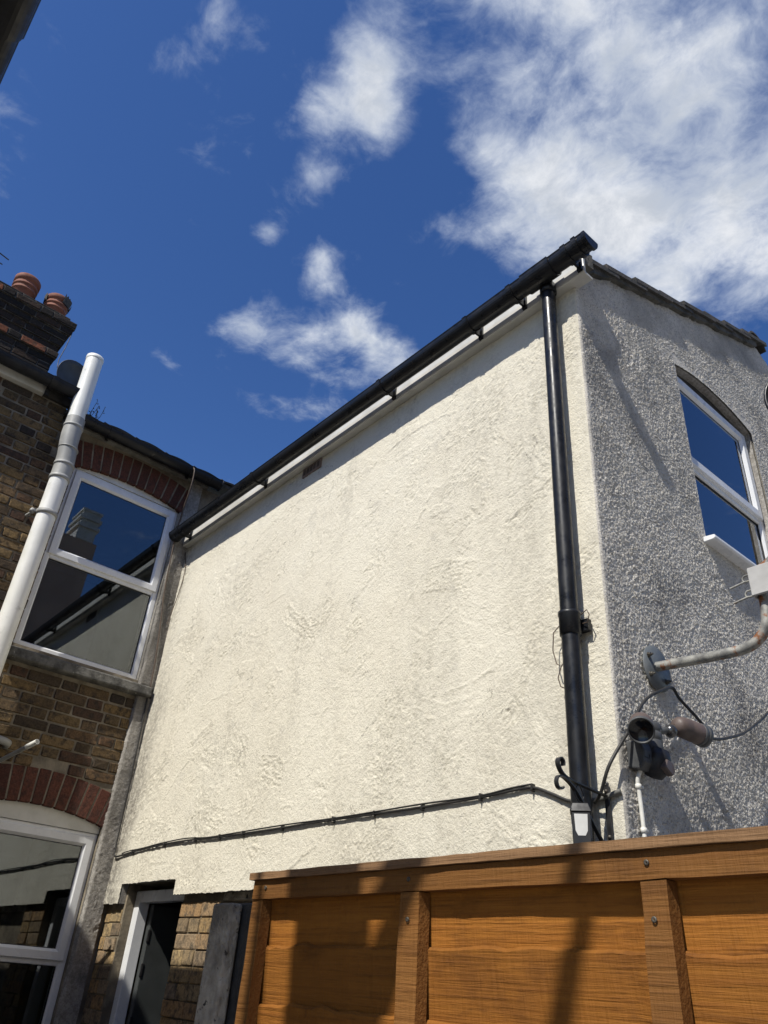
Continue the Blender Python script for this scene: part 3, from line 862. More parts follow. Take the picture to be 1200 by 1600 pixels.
# render strip in the corner (upper and lower pieces, the stone sill passes between)
def strip_hf(name, za, zb, ya, yb, seed, proud):
    res = .006
    nu, nv = int((yb-ya)/res)+2, int((zb-za)/res)+1
    us = np.linspace(ya, yb, nu); vs = np.linspace(za, zb, nv)
    H = np.clip(trowel(nu, nv, res, 140, (.1,.3), (.03,.10), 1.4, .7, .0009, .0012, .0005, .0018, seed)[0], -.004, .008)
    PY, PZ = np.meshgrid(us, vs); PX = XB+proud+H
    PY[:,0] += .0022*TI[60, (np.arange(nv)) % 1024]
    PX[:,1] -= .004
    PX[:,0] = XB-.005; PY[:,0] -= .001
    return grid_obj(name, PX, PY, PZ, np.ones((nv-1, nu-1), bool), M_stripr, bh)
strip_hf('corner_render', -1.6, 1.714, 2.132, 2.256, 31, .022)
strip_hf('corner_render', 1.784, 3.2, 2.128, 2.256, 32, .018)
c = MB(); c.box(XB-.004, XB+.012, 2.145, 2.26, 3.2, 3.62); c.build('corner_render', M_stripr, bh)

uw = window(bh, XB-.045, UW[0], UW[1], UW[2], UW[3], 2.523, 2.588, .045, .062)
lw = window(bh, XB-.045, LW[0], LW[1], LW[2], LW[3], .003, .075, .048, .062)
tw_ = window(bh, XB-.045, TW[0], TW[1], TW[2], TW[3], 2.75, 2.82)
def arch_panel(win, w, sp, cr, zb):
    c = MB()
    pa = [(w[0]+(w[1]-w[0])*t/16, arch(w[0]+(w[1]-w[0])*t/16, w[0]-.02, w[1]+.02, sp, cr)+.010) for t in range(17)]
    c.prism([(w[0], zb)] + pa + [(w[1], zb)], 0, XB-.09, XB-.036)
    c.build('arch_panel', M_upvc_trim, win)
arch_panel(uw, UW, 3.298, 3.358, 3.312)
arch_panel(lw, LW, .797, .868, .767)
arch_panel(tw_, TW, 3.42, 3.485, 3.402)
# jamb reveals, rendered grey, right hand side of the windows
c = MB()
c.box(XB-.10, XB-.008, UW[1]+.001, UW[1]+.012, UW[2], 3.30); c.build('window_reveal', M_stripr, bh)
c = MB(); c.box(XB-.10, XB-.008, LW[1]+.001, LW[1]+.010, LW[2], .80); c.build('window_reveal', M_stripr, bh)
c = MB()
c.prism([(XB-.12, 1.828), (XB-.02, 1.815), (XB+.060, 1.782), (XB+.064, 1.722), (XB+.05, 1.712), (XB-.12, 1.712)], 1, 1.150, 2.222)
sill = c.build('window_sill', M_stone, uw, .006, 2)
c = MB(); c.box(XB-.12, XB+.06, -.80, -.752, 1.12, 1.12) if False else c.prism([(XB-.12, -.755), (XB+.06, -.80), (XB+.06, -.87), (XB-.12, -.87)], 1, 1.15, 2.18)
c.build('window_sill', M_stone, lw, .006)
for (yy0, yy1, zz0, zz1) in ((.9, 2.5, 1.2, 3.55), (.9, 2.5, -1.55, 1.1), (-.45, .7, 1.5, 3.6)):
    c = MB(); c.add([(xa-2.2,yy0,zz0),(xa-2.2,yy1,zz0),(xa-2.2,yy1,zz1),(xa-2.2,yy0,zz1),(xa,yy0,zz0),(xa,yy1,zz0),(xa,yy1,zz1),(xa,yy0,zz1)], [(0,1,2,3),(0,4,5,1),(1,5,6,2),(2,6,7,3),(3,7,4,0)])
    c.build('room', M_dark, bh)
# net curtains hung inside the lower window
c = MB(); pts = []
n = 60
for t in range(n+1):
    y = 1.22+.88*t/n; pts.append((XB-.17+.018*math.sin(t*1.35)+.006*math.sin(t*3.1), y))
v = [(p[0], p[1], -.74) for p in pts]+[(p[0], p[1], -.02) for p in pts]
c.add(v, [(i, i+1, n+2+i, n+1+i) for i in range(n)], True)
# eaves
c = MB(); c.box(XB-.02, XB+.040, PARTY+.02, 2.30, 3.615, 3.70); c.build('fascia', simple('old grey fascia', (.22,.215,.19), (.13,.125,.11), .8, 12, 6, .2, .003, 40, rnd=False), bh, .003)
c = MB(); c.box(XB-.02, XB+.045, -.5, .80, 3.755, 3.85); c.build('fascia', M_upvc_trim, bh, .003)
c = MB(); c.box(XB-.02, XB+.02, .80, PARTY+.02, 3.76, 3.84); c.build('eaves_board', M_concrete_dark, bh)
# main roofs
c = MB()
for (y0, y1, ze, s_) in ((-3.0, PARTY, 3.86, .34), (PARTY, 6.8, 3.665, .32)):
    v = [(XB+.09,y0,ze),(XB+.09,y1,ze),(-8.2,y1,ze+s_*(XB+8.2)),(-8.2,y0,ze+s_*(XB+8.2))]
    v += [(p[0],p[1],p[2]+.03) for p in v]
    c.add(v, [(0,1,2,3),(7,6,5,4),(0,4,5,1),(1,5,6,2),(2,6,7,3),(3,7,4,0)])
broof = c.build('roof', M_tile, bh)
rt_me = MB()
vv2 = []; nw = 9
for xx in (0, -.40):
    for k in range(nw): s = k/(nw-1); vv2.append((xx, .28*s, .016*math.sin(s*math.pi)+ (.012 if k in (0,) else 0)))
for xx in (0, -.40):
    for k in range(nw): s = k/(nw-1); vv2.append((xx, .28*s, .016*math.sin(s*math.pi)-.016))
rt_me.add(vv2, [q for k in range(nw-1) for q in ((k,k+1,nw+k+1,nw+k),(2*nw+k+1,2*nw+k,3*nw+k,3*nw+k+1),(k+1,k,2*nw+k,2*nw+k+1),(nw+k,nw+k+1,3*nw+k+1,3*nw+k))]+[(0,nw,3*nw,2*nw),(nw-1,2*nw-1,4*nw-1,3*nw-1)])
rt_m = rt_me.mesh('tile'); rt_m.materials.append(M_tile)
for k in range(6):
    link_mesh('roof_tile', rt_m, None, broof, (XB+.105+random.uniform(-.006,.006), PARTY+.01+k*.272, 3.705+random.uniform(-.003,.003)), (0, math.atan(.32)-.02, random.uniform(-.015,.015)))
for k in range(5):
    link_mesh('roof_tile', rt_m, None, broof, (XB+.085, -.36+k*.272, 3.90), (0, math.atan(.34)-.02, random.uniform(-.01,.01)))

# ------------------------------------------------------------------ chimney
ch = thing('chimney_stack', 'blackened corbelled brick chimney stack with two pots above the eaves', 'chimney', (-6.5, .2, 4.0))
def chim_course(z, grow, mat_m, top=False):
    return
CX = -6.20
cm = MB()
courses = []
zz = 4.10
def off_at(z):
    if z < 4.77: return 0
    if z < 4.845: return .024
    if z < 4.92: return 0
    if z < 5.22: return .075*min(1, ((z-4.92)//.075+1)/4)
    return .012
while zz < 5.28:
    courses.append((zz, off_at(zz+.03))); zz += .075
for (z, o_) in courses:
    cm.box(-6.72-o_+.01, CX+o_-.008, -.42-o_+.01, .895+o_-.008, z, z+.0751)
core_ = cm.build('stack_core', M_mortar_soot, ch)
CS = brick_meshes(.222, .064, .06, 5, 41); CH = brick_meshes(.106, .064, .06, 5, 42)
CO = brick_meshes(.222, .064, .06, 3, 43)
for m_ in CS+CH: m_.materials.append(M_soot)
for m_ in CO: m_.materials.append(M_orange)
rc_ = random.Random(4)
for ci, (z, o_) in enumerate(courses):
    y = .895+o_; ymin = -.42-o_; long_ = ci % 2 == 0
    orange = 4.77 < z+.03 < 4.845
    while y > ymin+.05:
        l = .222 if long_ else .106
        l = min(l, y-ymin)
        me = rc_.choice(CO) if (orange and long_ and rc_.random() < .75) or (abs(z-5.15) < .05 and long_ and rc_.random() < .15) else rc_.choice(CS if long_ else CH)
        ob_ = link_mesh('brick', me, None, core_, (CX+o_+rc_.uniform(-.003,.003), y-l/2, z+.037), (rc_.uniform(-.01,.01), rc_.uniform(-.01,.01), rc_.uniform(-.01,.01)))
        ob_.scale = (1, l/(.222 if long_ else .106), 1)
        y -= l+.010; long_ = not long_
c = MB(); c.prism([(-6.66, 5.27), (-6.21, 5.27), (-6.27, 5.34), (-6.60, 5.34)], 1, -.40, .88)
c.build('flaunching', M_mortar_soot, ch)
def pot(y, tip, h, r, lbl):
    p = thing('chimney_pot', lbl, 'chimney pot', (-6.36, y, 5.26), 'chimney pots on the brick stack')
    prof = [(r*.93, -.02), (r*.93, h*.45), (r*1.03, h*.46), (r*1.03, h*.50), (r*.95, h*.51), (r*.95, h*.62), (r*1.05, h*.63), (r*1.05, h*.68), (r*.97, h*.69), (r*.97, h*.80), (r*1.08, h*.81), (r*1.08, h*.97), (r*1.02, h), (r*.8, h), (r*.78, h*.4)]
    b = MB(); b.lathe(prof, (-6.36, y, 5.27), (tip, tip*.4, 1), 22); b.build('body', M_pot, p)
    return p
p1 = pot(.455, .0, .33, .112, 'plain red terracotta chimney pot with ribbed rim, left of the two')
p2 = pot(.765, .0, .30, .106, 'paler weathered chimney pot with a broken collar, right of the two')
c = MB()
for k, (a0, a1, zz0, zz1) in enumerate(((.2, 1.1, .21, .33), (1.3, 1.9, .22, .30), (2.6, 3.6, .21, .31), (4.2, 5.1, .20, .32))):
    n = 8; v = []
    for i in range(n+1):
        a = a0+(a1-a0)*i/n
        v += [(-6.36+.120*math.cos(a), .765+.120*math.sin(a), 5.27+zz0), (-6.36+.128*math.cos(a), .765+.128*math.sin(a), 5.27+zz1-.04*abs(math.sin(i*1.7)))]
        v += [(-6.36+.112*math.cos(a), .765+.112*math.sin(a), 5.27+zz0)]
    c.add(v, [q for i in range(n) for q in ((3*i,3*i+3,3*i+4,3*i+1),(3*i+2,3*i+1,3*i+4,3*i+5))])
c.build('broken_collar', M_tile, p2)
# aerial on the stack
ae = thing('television_aerial', 'thin dark television aerial at the far left edge of the sky', 'aerial', (-6.3, -.06, 5.26))
c = MB(); c.tube([(-6.3,-.06,5.26),(-6.3,-.06,5.95)], .012, 8); c.build('mast', M_iron, ae)
c = MB(); c.tube([(-6.3,-.06,5.73),(-6.3,.225,5.665)], .006, 6); c.tube([(-6.3,-.06,5.60),(-6.3,.195,5.575)], .005, 6)
c.build('element', M_iron, ae)
# roof dish
rd = thing('satellite_dish', 'dark grey satellite dish on the eaves behind the white soil pipe', 'satellite dish', (-6.0, .90, 4.30))
dn = Vector((.90, .30, -.05)).normalized()
dc = Vector((-6.02, 1.075, 4.50))
c = MB(); c.lathe([(.001, 0), (.05, .004), (.10, .014), (.15, .032), (.185, .05), (.188, .047), (.15, .026), (.10, .008), (.001, -.006)], dc, dn, 28); c.build('dish', M_dish, rd)
c = MB(); c.tube([dc-dn*.02, dc-dn*.09, Vector((-6.12, .90, 4.36)), Vector((-6.12, .885, 4.30))], .016, 8); c.build('mount', M_iron, rd)
c = MB(); c.tube([dc+Vector((0,0,-.17)), dc+dn*.26+Vector((0,.02,-.07))], .010, 8); c.build('arm', M_iron, rd)
c = MB(); c.lathe([(.001,0),(.026,0),(.026,.05),(.018,.06),(.018,.085),(.001,.085)], dc+dn*.22+Vector((0,.015,-.08)), -dn+Vector((0,0,.3)), 12); c.build('receiver', M_clamp, rd)
tag(MB().tube([(-6.15,.955,5.12),(-6.13,.945,4.9),(-6.10,.925,4.72),(-6.06,.93,4.60)], .004, 6).build('aerial_cable', M_cable), 'thin cable hanging from the chimney stack to the roof dish', 'cable')

# ------------------------------------------------------------------ gutters
def half_round(mb, x0, x1, yc, zc_, r, t=.004, axis='x', n=14):
    prof = []
    for k in range(n+1):
        th = math.pi+math.pi*k/n
        prof.append((r*math.cos(th), r*math.sin(th)))
    inner = [((r-t)*math.cos(math.pi+math.pi*k/n), (r-t)*math.sin(math.pi+math.pi*k/n)) for k in range(n+1)][::-1]
    # front and back rims
    poly = [(-r-.004, .008)] + prof + [(r+.004, .008), (r-t, .008)] + inner + [(-r+t, .008)]
    if axis == 'x': mb.prism([(yc+p[0], zc_+p[1]) for p in poly], 0, x0, x1)
    else: mb.prism([(yc+p[0], zc_+p[1]) for p in poly], 1, x0, x1)
GYC, GZC, GR = FY-.018-.083, 3.050, .051
gut = thing('gutter', 'black half round gutter along the top of the cream wall', 'gutter', (-3.3, GYC, 3.0))
c = MB(); half_round(c, XB+.045, -1.275, GYC, GZC, GR); c.build('channel', M_black, gut)
def end_cap(x, d, yc, zc_, r, parent, mat, axis='x'):
    c = MB(); n = 14
    poly = [(yc-r-.006, zc_+.010)] + [(yc+(r+.006)*math.cos(math.pi+math.pi*k/n), zc_+(r+.006)*math.sin(math.pi+math.pi*k/n)) for k in range(n+1)] + [(yc+r+.006, zc_+.010)]
    c.prism(poly, 0 if axis == 'x' else 1, min(x, x+d), max(x, x+d)); return c.build('end_stop', mat, parent, .003)
end_cap(-1.276, .020, GYC, GZC, GR, gut, M_black)
end_cap(XB+.046, -.014, GYC, GZC, GR, gut, M_black)
def union(x0, x1, yc, zc_, r, parent, name='union', mat=None, axis='x'):
    c = MB(); half_round(c, x0, x1, yc, zc_-.001, r+.008, .006, axis); return c.build(name, mat or M_black, parent)
union(-1.330, -1.306, GYC, GZC, GR, gut, 'joint')
union(-1.53-.11, -1.53+.06, GYC, GZC, GR, gut, 'outlet')
for bx in (-5.20, -4.10, -2.72, -2.02, -1.72, -1.38):
    c = MB(); half_round(c, bx-.014, bx+.014, GYC, GZC-.001, GR+.006, .006)
    c.prism([(FY-.018, 3.125), (FY-.026, 3.125), (FY-.032, 3.06), (FY-.030, 2.998), (FY-.018, 2.992)], 0, bx-.013, bx+.013)
    c.prism([(FY-.018, 3.062), (FY-.050, 3.03), (FY-.10, 3.008), (FY-.05, 3.004), (FY-.018, 3.01)], 0, bx-.006, bx+.006)
    c.build('bracket', M_black, gut)

# left house and right house eaves gutters of the brick house (run along Y)
XGC = XB+.115
g1 = thing('eaves_gutter', 'old dark eaves gutter beneath the chimney stack', 'gutter', (XGC, .3, 3.78))
c = MB(); half_round(c, -.45, PARTY+.04, XGC, 3.846, .060, .004, 'y'); c.build('channel', M_oldgutter, g1)
union(.80, .845, XGC, 3.846, .060, g1, 'joint', M_blackmatt, 'y')
end_cap(PARTY+.04, .012, XGC, 3.846, .060, g1, M_oldgutter, 'y')
c = MB(); c.prism([(XB+.045, 3.74), (XB+.06, 3.74), (XB+.07, 3.80), (XB+.045, 3.83)], 1, .80, .83); c.build('bracket', M_blackmatt, g1)
g2 = thing('eaves_gutter', 'black eaves gutter above the upper window arch, meeting the cream wall gutter', 'gutter', (XGC, 1.7, 3.58))
c = MB(); half_round(c, PARTY+.09, 2.36, XGC, 3.650, .058, .004, 'y'); c.build('channel', M_black, g2)
end_cap(PARTY+.09, -.012, XGC, 3.650, .058, g2, M_black, 'y'); end_cap(2.36, .012, XGC, 3.650, .058, g2, M_black, 'y')
for yy in (1.35, 2.08):
    c = MB(); half_round(c, yy-.014, yy+.014, XGC, 3.649, .064, .006, 'y'); c.prism([(XB+.040, 3.60), (XB+.052, 3.60), (XB+.058, 3.65), (XB+.040, 3.68)], 1, yy-.013, yy+.013)
    c.build('bracket', M_black, g2)

# ------------------------------------------------------------------ downpipe on the cream wall
PXc, PYc = -1.562, D-.072
dp = thing('downpipe', 'tall black rainwater downpipe at the corner of the cream wall', 'downpipe', (PXc, PYc, -1.6))
c = MB(); c.tube([(PXc, PYc, 1.20), (PXc, PYc, 3.03)], .034, 20); c.build('upper_pipe', M_black, dp)
c = MB(); c.tube([(PXc, PYc, -1.6), (PXc, PYc, 1.24)], .0345, 20); c.build('lower_pipe', M_black, dp)
c = MB(); c.lathe([(.034, -.03), (.040, -.028), (.040, .045), (.0425, .05), (.0425, .062), (.034, .064)], (PXc, PYc, 1.185), (0,0,1), 22)
c.box(PXc-.052, PXc+.052, D-.034, D-.012, 1.18, 1.225)
c.build('collar', M_black, dp)
c = MB(); c.lathe([(.036, 0), (.041, .002), (.041, .05), (.034, .052)], (PXc, PYc, 2.965), (0,0,1), 22); c.build('spigot', M_black, dp)
c = MB(); c.lathe([(.034, -.03), (.040, -.028), (.040, .045), (.034, .047)], (PXc, PYc, -.6), (0,0,1), 22); c.build('collar', M_black, dp)
tag(MB().tube([(-1.63,D-.03,1.24),(-1.655,D-.05,1.20),(-1.662,D-.05,1.13),(-1.648,D-.05,1.075),(-1.628,D-.05,1.06),(-1.62,D-.03,1.09),(-1.615,D-.03,1.12)], .0022, 6).tube([(-1.628,D-.05,1.06),(-1.645,D-.05,1.02),(-1.635,D-.05,.985),(-1.61,D-.04,.97)], .0022, 6).build('wire_offcut', M_cable_brown), 'thin loop of loose wire on the cream wall beside the downpipe', 'wire')
tag(MB().tube([(-1.53,D-.05,1.235),(-1.50,D-.05,1.25),(-1.487,D-.055,1.225),(-1.50,D-.05,1.20),(-1.53,D-.04,1.205)], .0022, 6).build('wire_tie', M_cable_brown), 'small twist of wire behind the downpipe collar', 'wire')

# ------------------------------------------------------------------ white soil pipe and small pipes on the brick wall
SX = XB+.13
sp_ = thing('soil_pipe', 'thick white soil vent pipe rising past the eaves of the brick house', 'pipe', (SX, 1.10, -1.6))
SR = .066
c = MB(); c.tube([(SX, 1.103, -1.6), (SX, 1.100, 3.10)], SR, 22); c.build('lower_pipe', M_pipe_white, sp_)
c = MB(); c.tube([(SX, 1.068, 3.50), (SX+.005, 1.045, 4.21)], SR, 22); c.build('upper_pipe', M_pipe_white, sp_)
c = MB(); c.tube([(SX, 1.100, 3.04), (SX, 1.099, 3.19), (SX, 1.092, 3.27), (SX, 1.075, 3.38), (SX, 1.070, 3.45), (SX, 1.068, 3.60)], [SR+.004, SR+.004, SR+.002, SR+.002, SR+.004, SR+.004], 22)
c.build('offset_bend', M_pipe_grey, sp_)
for (yy, z, h) in ((1.100, 3.055, .03), (1.099, 3.175, .026), (1.088, 3.32, .012), (1.069, 3.52, .022), (1.100, 2.745, .035)):
    c = MB(); c.lathe([(SR, -h/2), (SR+.009, -h/2+.002), (SR+.010, 0), (SR+.009, h/2-.002), (SR, h/2)], (SX, yy, z), (0,0,1), 24); c.build('collar', M_pipe_grey, sp_)
c = MB(); c.lathe([(SR+.001, -.02), (SR+.004, -.015), (SR+.004, .012), (SR*.6, .022), (.001, .024)], (SX+.005, 1.045, 4.215), (0,0,1), 22); c.build('vent_cap', M_pipe_white, sp_)
c = MB(); c.tube([(SX, 1.02, 2.745), (XB, 1.00, 2.745)], .012, 8); c.lathe([(.02,0),(.022,.02),(.001,.03)], (SX-.03, 1.015, 2.745), (.4,-1,0), 10); c.build('bracket', M_pipe_grey, sp_)
wp = thing('waste_pipe', 'grey plastic waste pipe turning into the brick wall', 'pipe', (XB+.06, 1.35, 1.1))
c = MB(); c.tube([(XB+.07, .2, 1.20), (XB+.07, 1.30, 1.185), (XB+.066, 1.34, 1.182), (XB+.045, 1.365, 1.18), (XB-.01, 1.372, 1.178)], .024, 14); c.build('pipe', M_pipe_grey, wp)
c = MB(); c.tube([(XB+.07, 1.20, 1.187), (XB+.07, 1.28, 1.185)], .028, 14); c.build('socket', M_pipe_grey, wp)
P0 = Vector((XB-.01, 1.30, 1.02)); P1 = Vector((XB+.42, 1.43, 1.145))
wp2 = thing('overflow_pipe', 'thin white overflow pipe sticking out of the brick wall', 'pipe', tuple(P0))
c = MB(); c.tube([P0, P0.lerp(P1, .8), P1], .0135, 12); c.build('pipe', M_pipe_grey, wp2)
c = MB(); c.tube([P0.lerp(P1, .80), P1], .0155, 12); c.build('sleeve', M_pipe_white, wp2)

# ------------------------------------------------------------------ cables
def spline(pts, n=8):
    pts = [Vector(p) for p in pts]; out = []
    for i in range(len(pts)-1):
        p0, p1, p2, p3 = pts[max(i-1,0)], pts[i], pts[i+1], pts[min(i+2,len(pts)-1)]
        for k in range(n):
            t = k/n
            out.append(.5*((2*p1)+(p2-p0)*t+(2*p0-5*p1+4*p2-p3)*t*t+(3*p1-p0-3*p2+p3)*t**3))
    return out+[pts[-1]]
wc = thing('wall_cable', 'black cable clipped along the foot of the cream wall', 'cable', (-3.3, D-.01, .6))
cy = D-.012
cp = [(XB+.03,2.21,1.78),(XB+.035,2.225,1.2),(XB+.04,2.232,.80),(XB+.045,2.235,.68),(-5.30,cy-.005,.640),(-5.20,cy,.642),(-5.12,cy,.648),(-4.9,cy,.660),(-4.69,cy,.667),(-4.37,cy,.669),(-4.12,cy,.662),(-3.87,cy,.658),(-3.39,cy,.656),(-2.98,cy,.657),(-2.66,cy,.653),(-2.38,cy,.651),(-2.07,cy,.654),(-1.91,cy,.660),(-1.81,cy,.659),(-1.735,cy,.632),(-1.655,cy,.597),(-1.58,cy,.587)]
c = MB(); c.tube(spline(cp, 6), .0058, 8); c.build('sheath', M_cable, wc)
cp2 = [(p[0], p[1]-.004, p[2]+.008+.004*math.sin(i*2.1)) for i, p in enumerate(cp[5:19])]
c = MB(); c.tube(spline(cp2, 6), .0038, 8); c.build('second_core', M_cable, wc)
for x in (-5.05,-4.62,-4.25,-3.98,-3.74,-3.38,-2.97,-2.68,-2.38,-2.06,-1.81):
    zz = np.interp(x, [p[0] for p in cp[5:]], [p[2] for p in cp[5:]])
    c = MB(); c.box(x-.004, x+.004, cy-.008, D, zz-.007, zz+.013); c.tube([(x, cy-.012, zz-.012), (x, D-.002, zz-.012)], .0025, 6); c.build('clip', M_cable, wc)
gcab = MB().tube(spline([(-1.58,D-.014,.587),(-1.52,D-.014,.590),(-1.468,D-.013,.602),(-1.452,D-.010,.606)], 6), .009, 8)
tag(gcab.build('grey_cable', M_cable_grey), 'short grey cable running from the downpipe to the wall corner', 'cable')
tag(MB().tube(spline([(XB+.13,2.06,3.66),(XB+.19,2.075,3.62),(XB+.18,2.085,3.45),(XB+.10,2.10,3.30),(XB+.05,2.11,3.10),(XB+.03,2.125,2.85),(XB+.028,2.14,2.55),(XB+.03,2.17,2.30),(XB+.03,2.20,2.0),(XB+.028,2.212,1.79)], 6), .0055, 8).build('hanging_cable', M_cable_brown), 'thin brown cable dropping from the eaves beside the upper window', 'cable')
tag(MB().tube(spline([(XB+.022,2.235,2.95),(-5.27,D-.012,2.75),(-5.29,D-.012,2.55),(XB+.035,2.22,2.30)], 6), .0035, 6).build('thin_wire', M_cable_brown), 'fine wire bowing across the top corner of the cream wall', 'wire')
k1 = [(-1.54,D-.03,.575),(-1.50,D-.05,.60),(-1.452,2.19,.68),(XG+.035,2.262,.80),(XG+.04,2.378,.935),(XG+.04,2.51,1.012),(XG+.04,2.582,1.038),(XG+.045,2.612,1.005),(XG+.07,2.66,.95),(XG+.09,2.70,.90)]
tag(MB().tube(spline(k1, 7), .0058, 8).build('lamp_cable', M_cable), 'black cable looping from the downpipe up over the floodlight', 'cable')
k2 = [(XG+.07,2.70,.885),(XG+.07,2.80,.895),(XG+.07,2.90,.925),(XG+.06,3.06,.985),(XG+.05,3.26,1.09),(XG+.03,3.5,1.22),(XG+.03,3.8,1.30)]
tag(MB().tube(spline(k2, 7), .0058, 8).build('lamp_cable', M_cable), 'black cable trailing right from the floodlight across the grey wall', 'cable')

# ------------------------------------------------------------------ twin floodlight
fl = thing('floodlight', 'twin head security floodlight with motion sensor on the grey wall', 'floodlight', (XG, 2.38, .66))
c = MB(); c.prism([(XG, .690), (XG+.045, .680), (XG+.068, .702), (XG+.068, .740), (XG+.055, .775), (XG, .78)], 1, 2.290, 2.352)
base = c.build('base_box', M_lampgrey, fl, .006, 2)
c = MB(); c.box(XG+.067, XG+.0695, 2.293, 2.318, .716, .719); c.box(XG+.067, XG+.0695, 2.318, 2.321, .716, .731)
c.build('seam', M_blackmatt, base)
c = MB(); c.lathe([(.001,-.03),(.034,-.03),(.036,0),(.036,.03),(.033,.032),(.036,.034),(.036,.06),(.033,.062),(.036,.064),(.036,.085),(.030,.095),(.001,.095)], (XG+.045, 2.382, .760), (0,.05,1), 20)
c.build('neck', M_lampgrey, fl)
c = MB(); c.lathe([(.001,.048),(.03,.045),(.042,.02),(.043,0),(.040,-.03),(.028,-.05),(.001,-.055)], (XG+.060, 2.376, .718), (.35,.1,1), 20); c.build('motion_sensor', M_blackmatt, fl)
c = MB(); c.prism([(2.345,.690),(2.385,.668),(2.405,.685),(2.395,.715),(2.36,.72)], 0, XG+.085, XG+.108); c.build('sensor_shade', M_brown, fl, .004)
def spot(back, direction, L, r, nm):
    d = Vector(direction).normalized(); b = Vector(back)
    h = MB(); h.lathe([(.001,0),(r*.55,.002),(r*.82,.014),(r*.95,.032),(r*.97,.05),(r*.97,L*.45),(r*.985,L*.46),(r*.985,L*.78)], b, d, 26); hd = h.build('lamp_head', M_brown, fl)
    h = MB(); h.lathe([(r*.985,L*.78),(r*1.03,L*.79),(r*1.03,L*.86),(r*.99,L*.87),(r*.99,L*.89),(r*1.05,L*.90),(r*1.06,L),(r*.95,L),(r*.93,L-.012)], b, d, 26); h.build('lamp_rim', M_lampgrey, hd)
    h = MB(); h.lathe([(r*.94,L-.010),(r*.6,L-.020),(.001,L-.024)], b, d, 26); h.build('lens', M_lens, hd)
    return hd
spot((XG+.062, 2.302, .838), (.42, -.74, -.52), .118, .041, 'a')
spot((XG+.085, 2.478, .868), (.22, 1.0, -.10), .145, .038, 'b')
c = MB(); c.lathe([(.023*math.sin(math.pi*k/12), -.023*math.cos(math.pi*k/12)) for k in range(13)], (XG+.082, 2.452, .838), (0,0,1), 18); c.build('ball_joint', M_chrome, fl)
c = MB(); c.tube([(XG+.06, 2.39, .825), (XG+.082, 2.455, .843)], .012, 10); c.tube([(XG+.05, 2.37, .84), (XG+.060, 2.315, .84)], .012, 10); c.build('swivel_arm', M_lampgrey, fl)
cd = thing('cable_conduit', 'thin white conduit dropping from the floodlight on the grey wall', 'conduit', (XG+.012, 2.325, -1.6))
c = MB(); c.tube(spline([(XG+.03,2.322,.690),(XG+.018,2.318,.66),(XG+.014,2.320,.635),(XG+.014,2.324,.60),(XG+.014,2.328,.45),(XG+.014,2.33,.0),(XG+.014,2.33,-1.6)], 5), .0072, 10); c.build('tube', M_conduit, cd)
for z in (.635, .50, .2):
    c = MB(); c.lathe([(.0072,-.008),(.0105,-.007),(.0105,.007),(.0072,.008)], (XG+.014, 2.3215 if z > .6 else 2.327, z), (0,0,1), 12); c.box(XG, XG+.02, 2.336, 2.344, z-.003, z+.004); c.build('saddle', M_conduit, cd)

# ------------------------------------------------------------------ dish mount on the gable
dm = thing('dish_mount', 'rusty cranked steel tube bracket bolted to the grey wall by a round plate', 'bracket', (XG, 2.536, 1.0))
c = MB(); c.lathe([(.001,0),(.089,0),(.089,.006),(.001,.006)], (XG+.012, 2.53, 1.105), (1,0,0), 32); c.build('wall_plate', M_flange, dm)
for a in (35, 145, 215, 325):
    y, z = 2.53+.066*math.cos(math.radians(a)), 1.105+.066*math.sin(math.radians(a))
    c = MB(); c.lathe([(.011,0),(.011,.003),(.008,.004),(.008,.012),(.004,.013),(.004,.02),(.001,.02)], (XG+.018, y, z), (1,0,0), 8, False); c.build('bolt', M_screw, dm)
arm = spline([(XG+.016,2.530,1.112),(-1.36,2.532,1.108),(-1.20,2.536,1.100),(-1.10,2.538,1.100),(-1.045,2.539,1.122),(-1.010,2.54,1.170),(-1.000,2.54,1.24),(-.998,2.54,1.30),(-.998,2.54,1.38)], 6)
c = MB(); c.tube(arm, .0185, 16); c.build('tube_arm', M_galv, dm)
# dish head clamped to the upright, reaching out of the picture
dh = thing('dish_clamp', 'pale square clamp plate with two bolts on the upright of the rusty bracket', 'clamp', (-.998, 2.50, 1.25))
c = MB(); c.box(-1.022, -.90, 2.495, 2.505, 1.262, 1.372)
c.box(-1.022, -1.016, 2.505, 2.56, 1.262, 1.372)
c.build('plate', M_clamp, dh, .003)
for z in (1.286, 1.346):
    c = MB()
    c.tube([(-1.02,2.52,z+.012),(-1.045,2.52,z+.012),(-1.052,2.52,z+.004),(-1.052,2.52,z-.006),(-1.045,2.52,z-.012),(-1.02,2.52,z-.012)], .0035, 8)
    c.tube([(-1.04,2.52,z-.010),(-1.10,2.515,z-.022)], .004, 8)
    c.build('clamp_bolt', M_galv, dh)

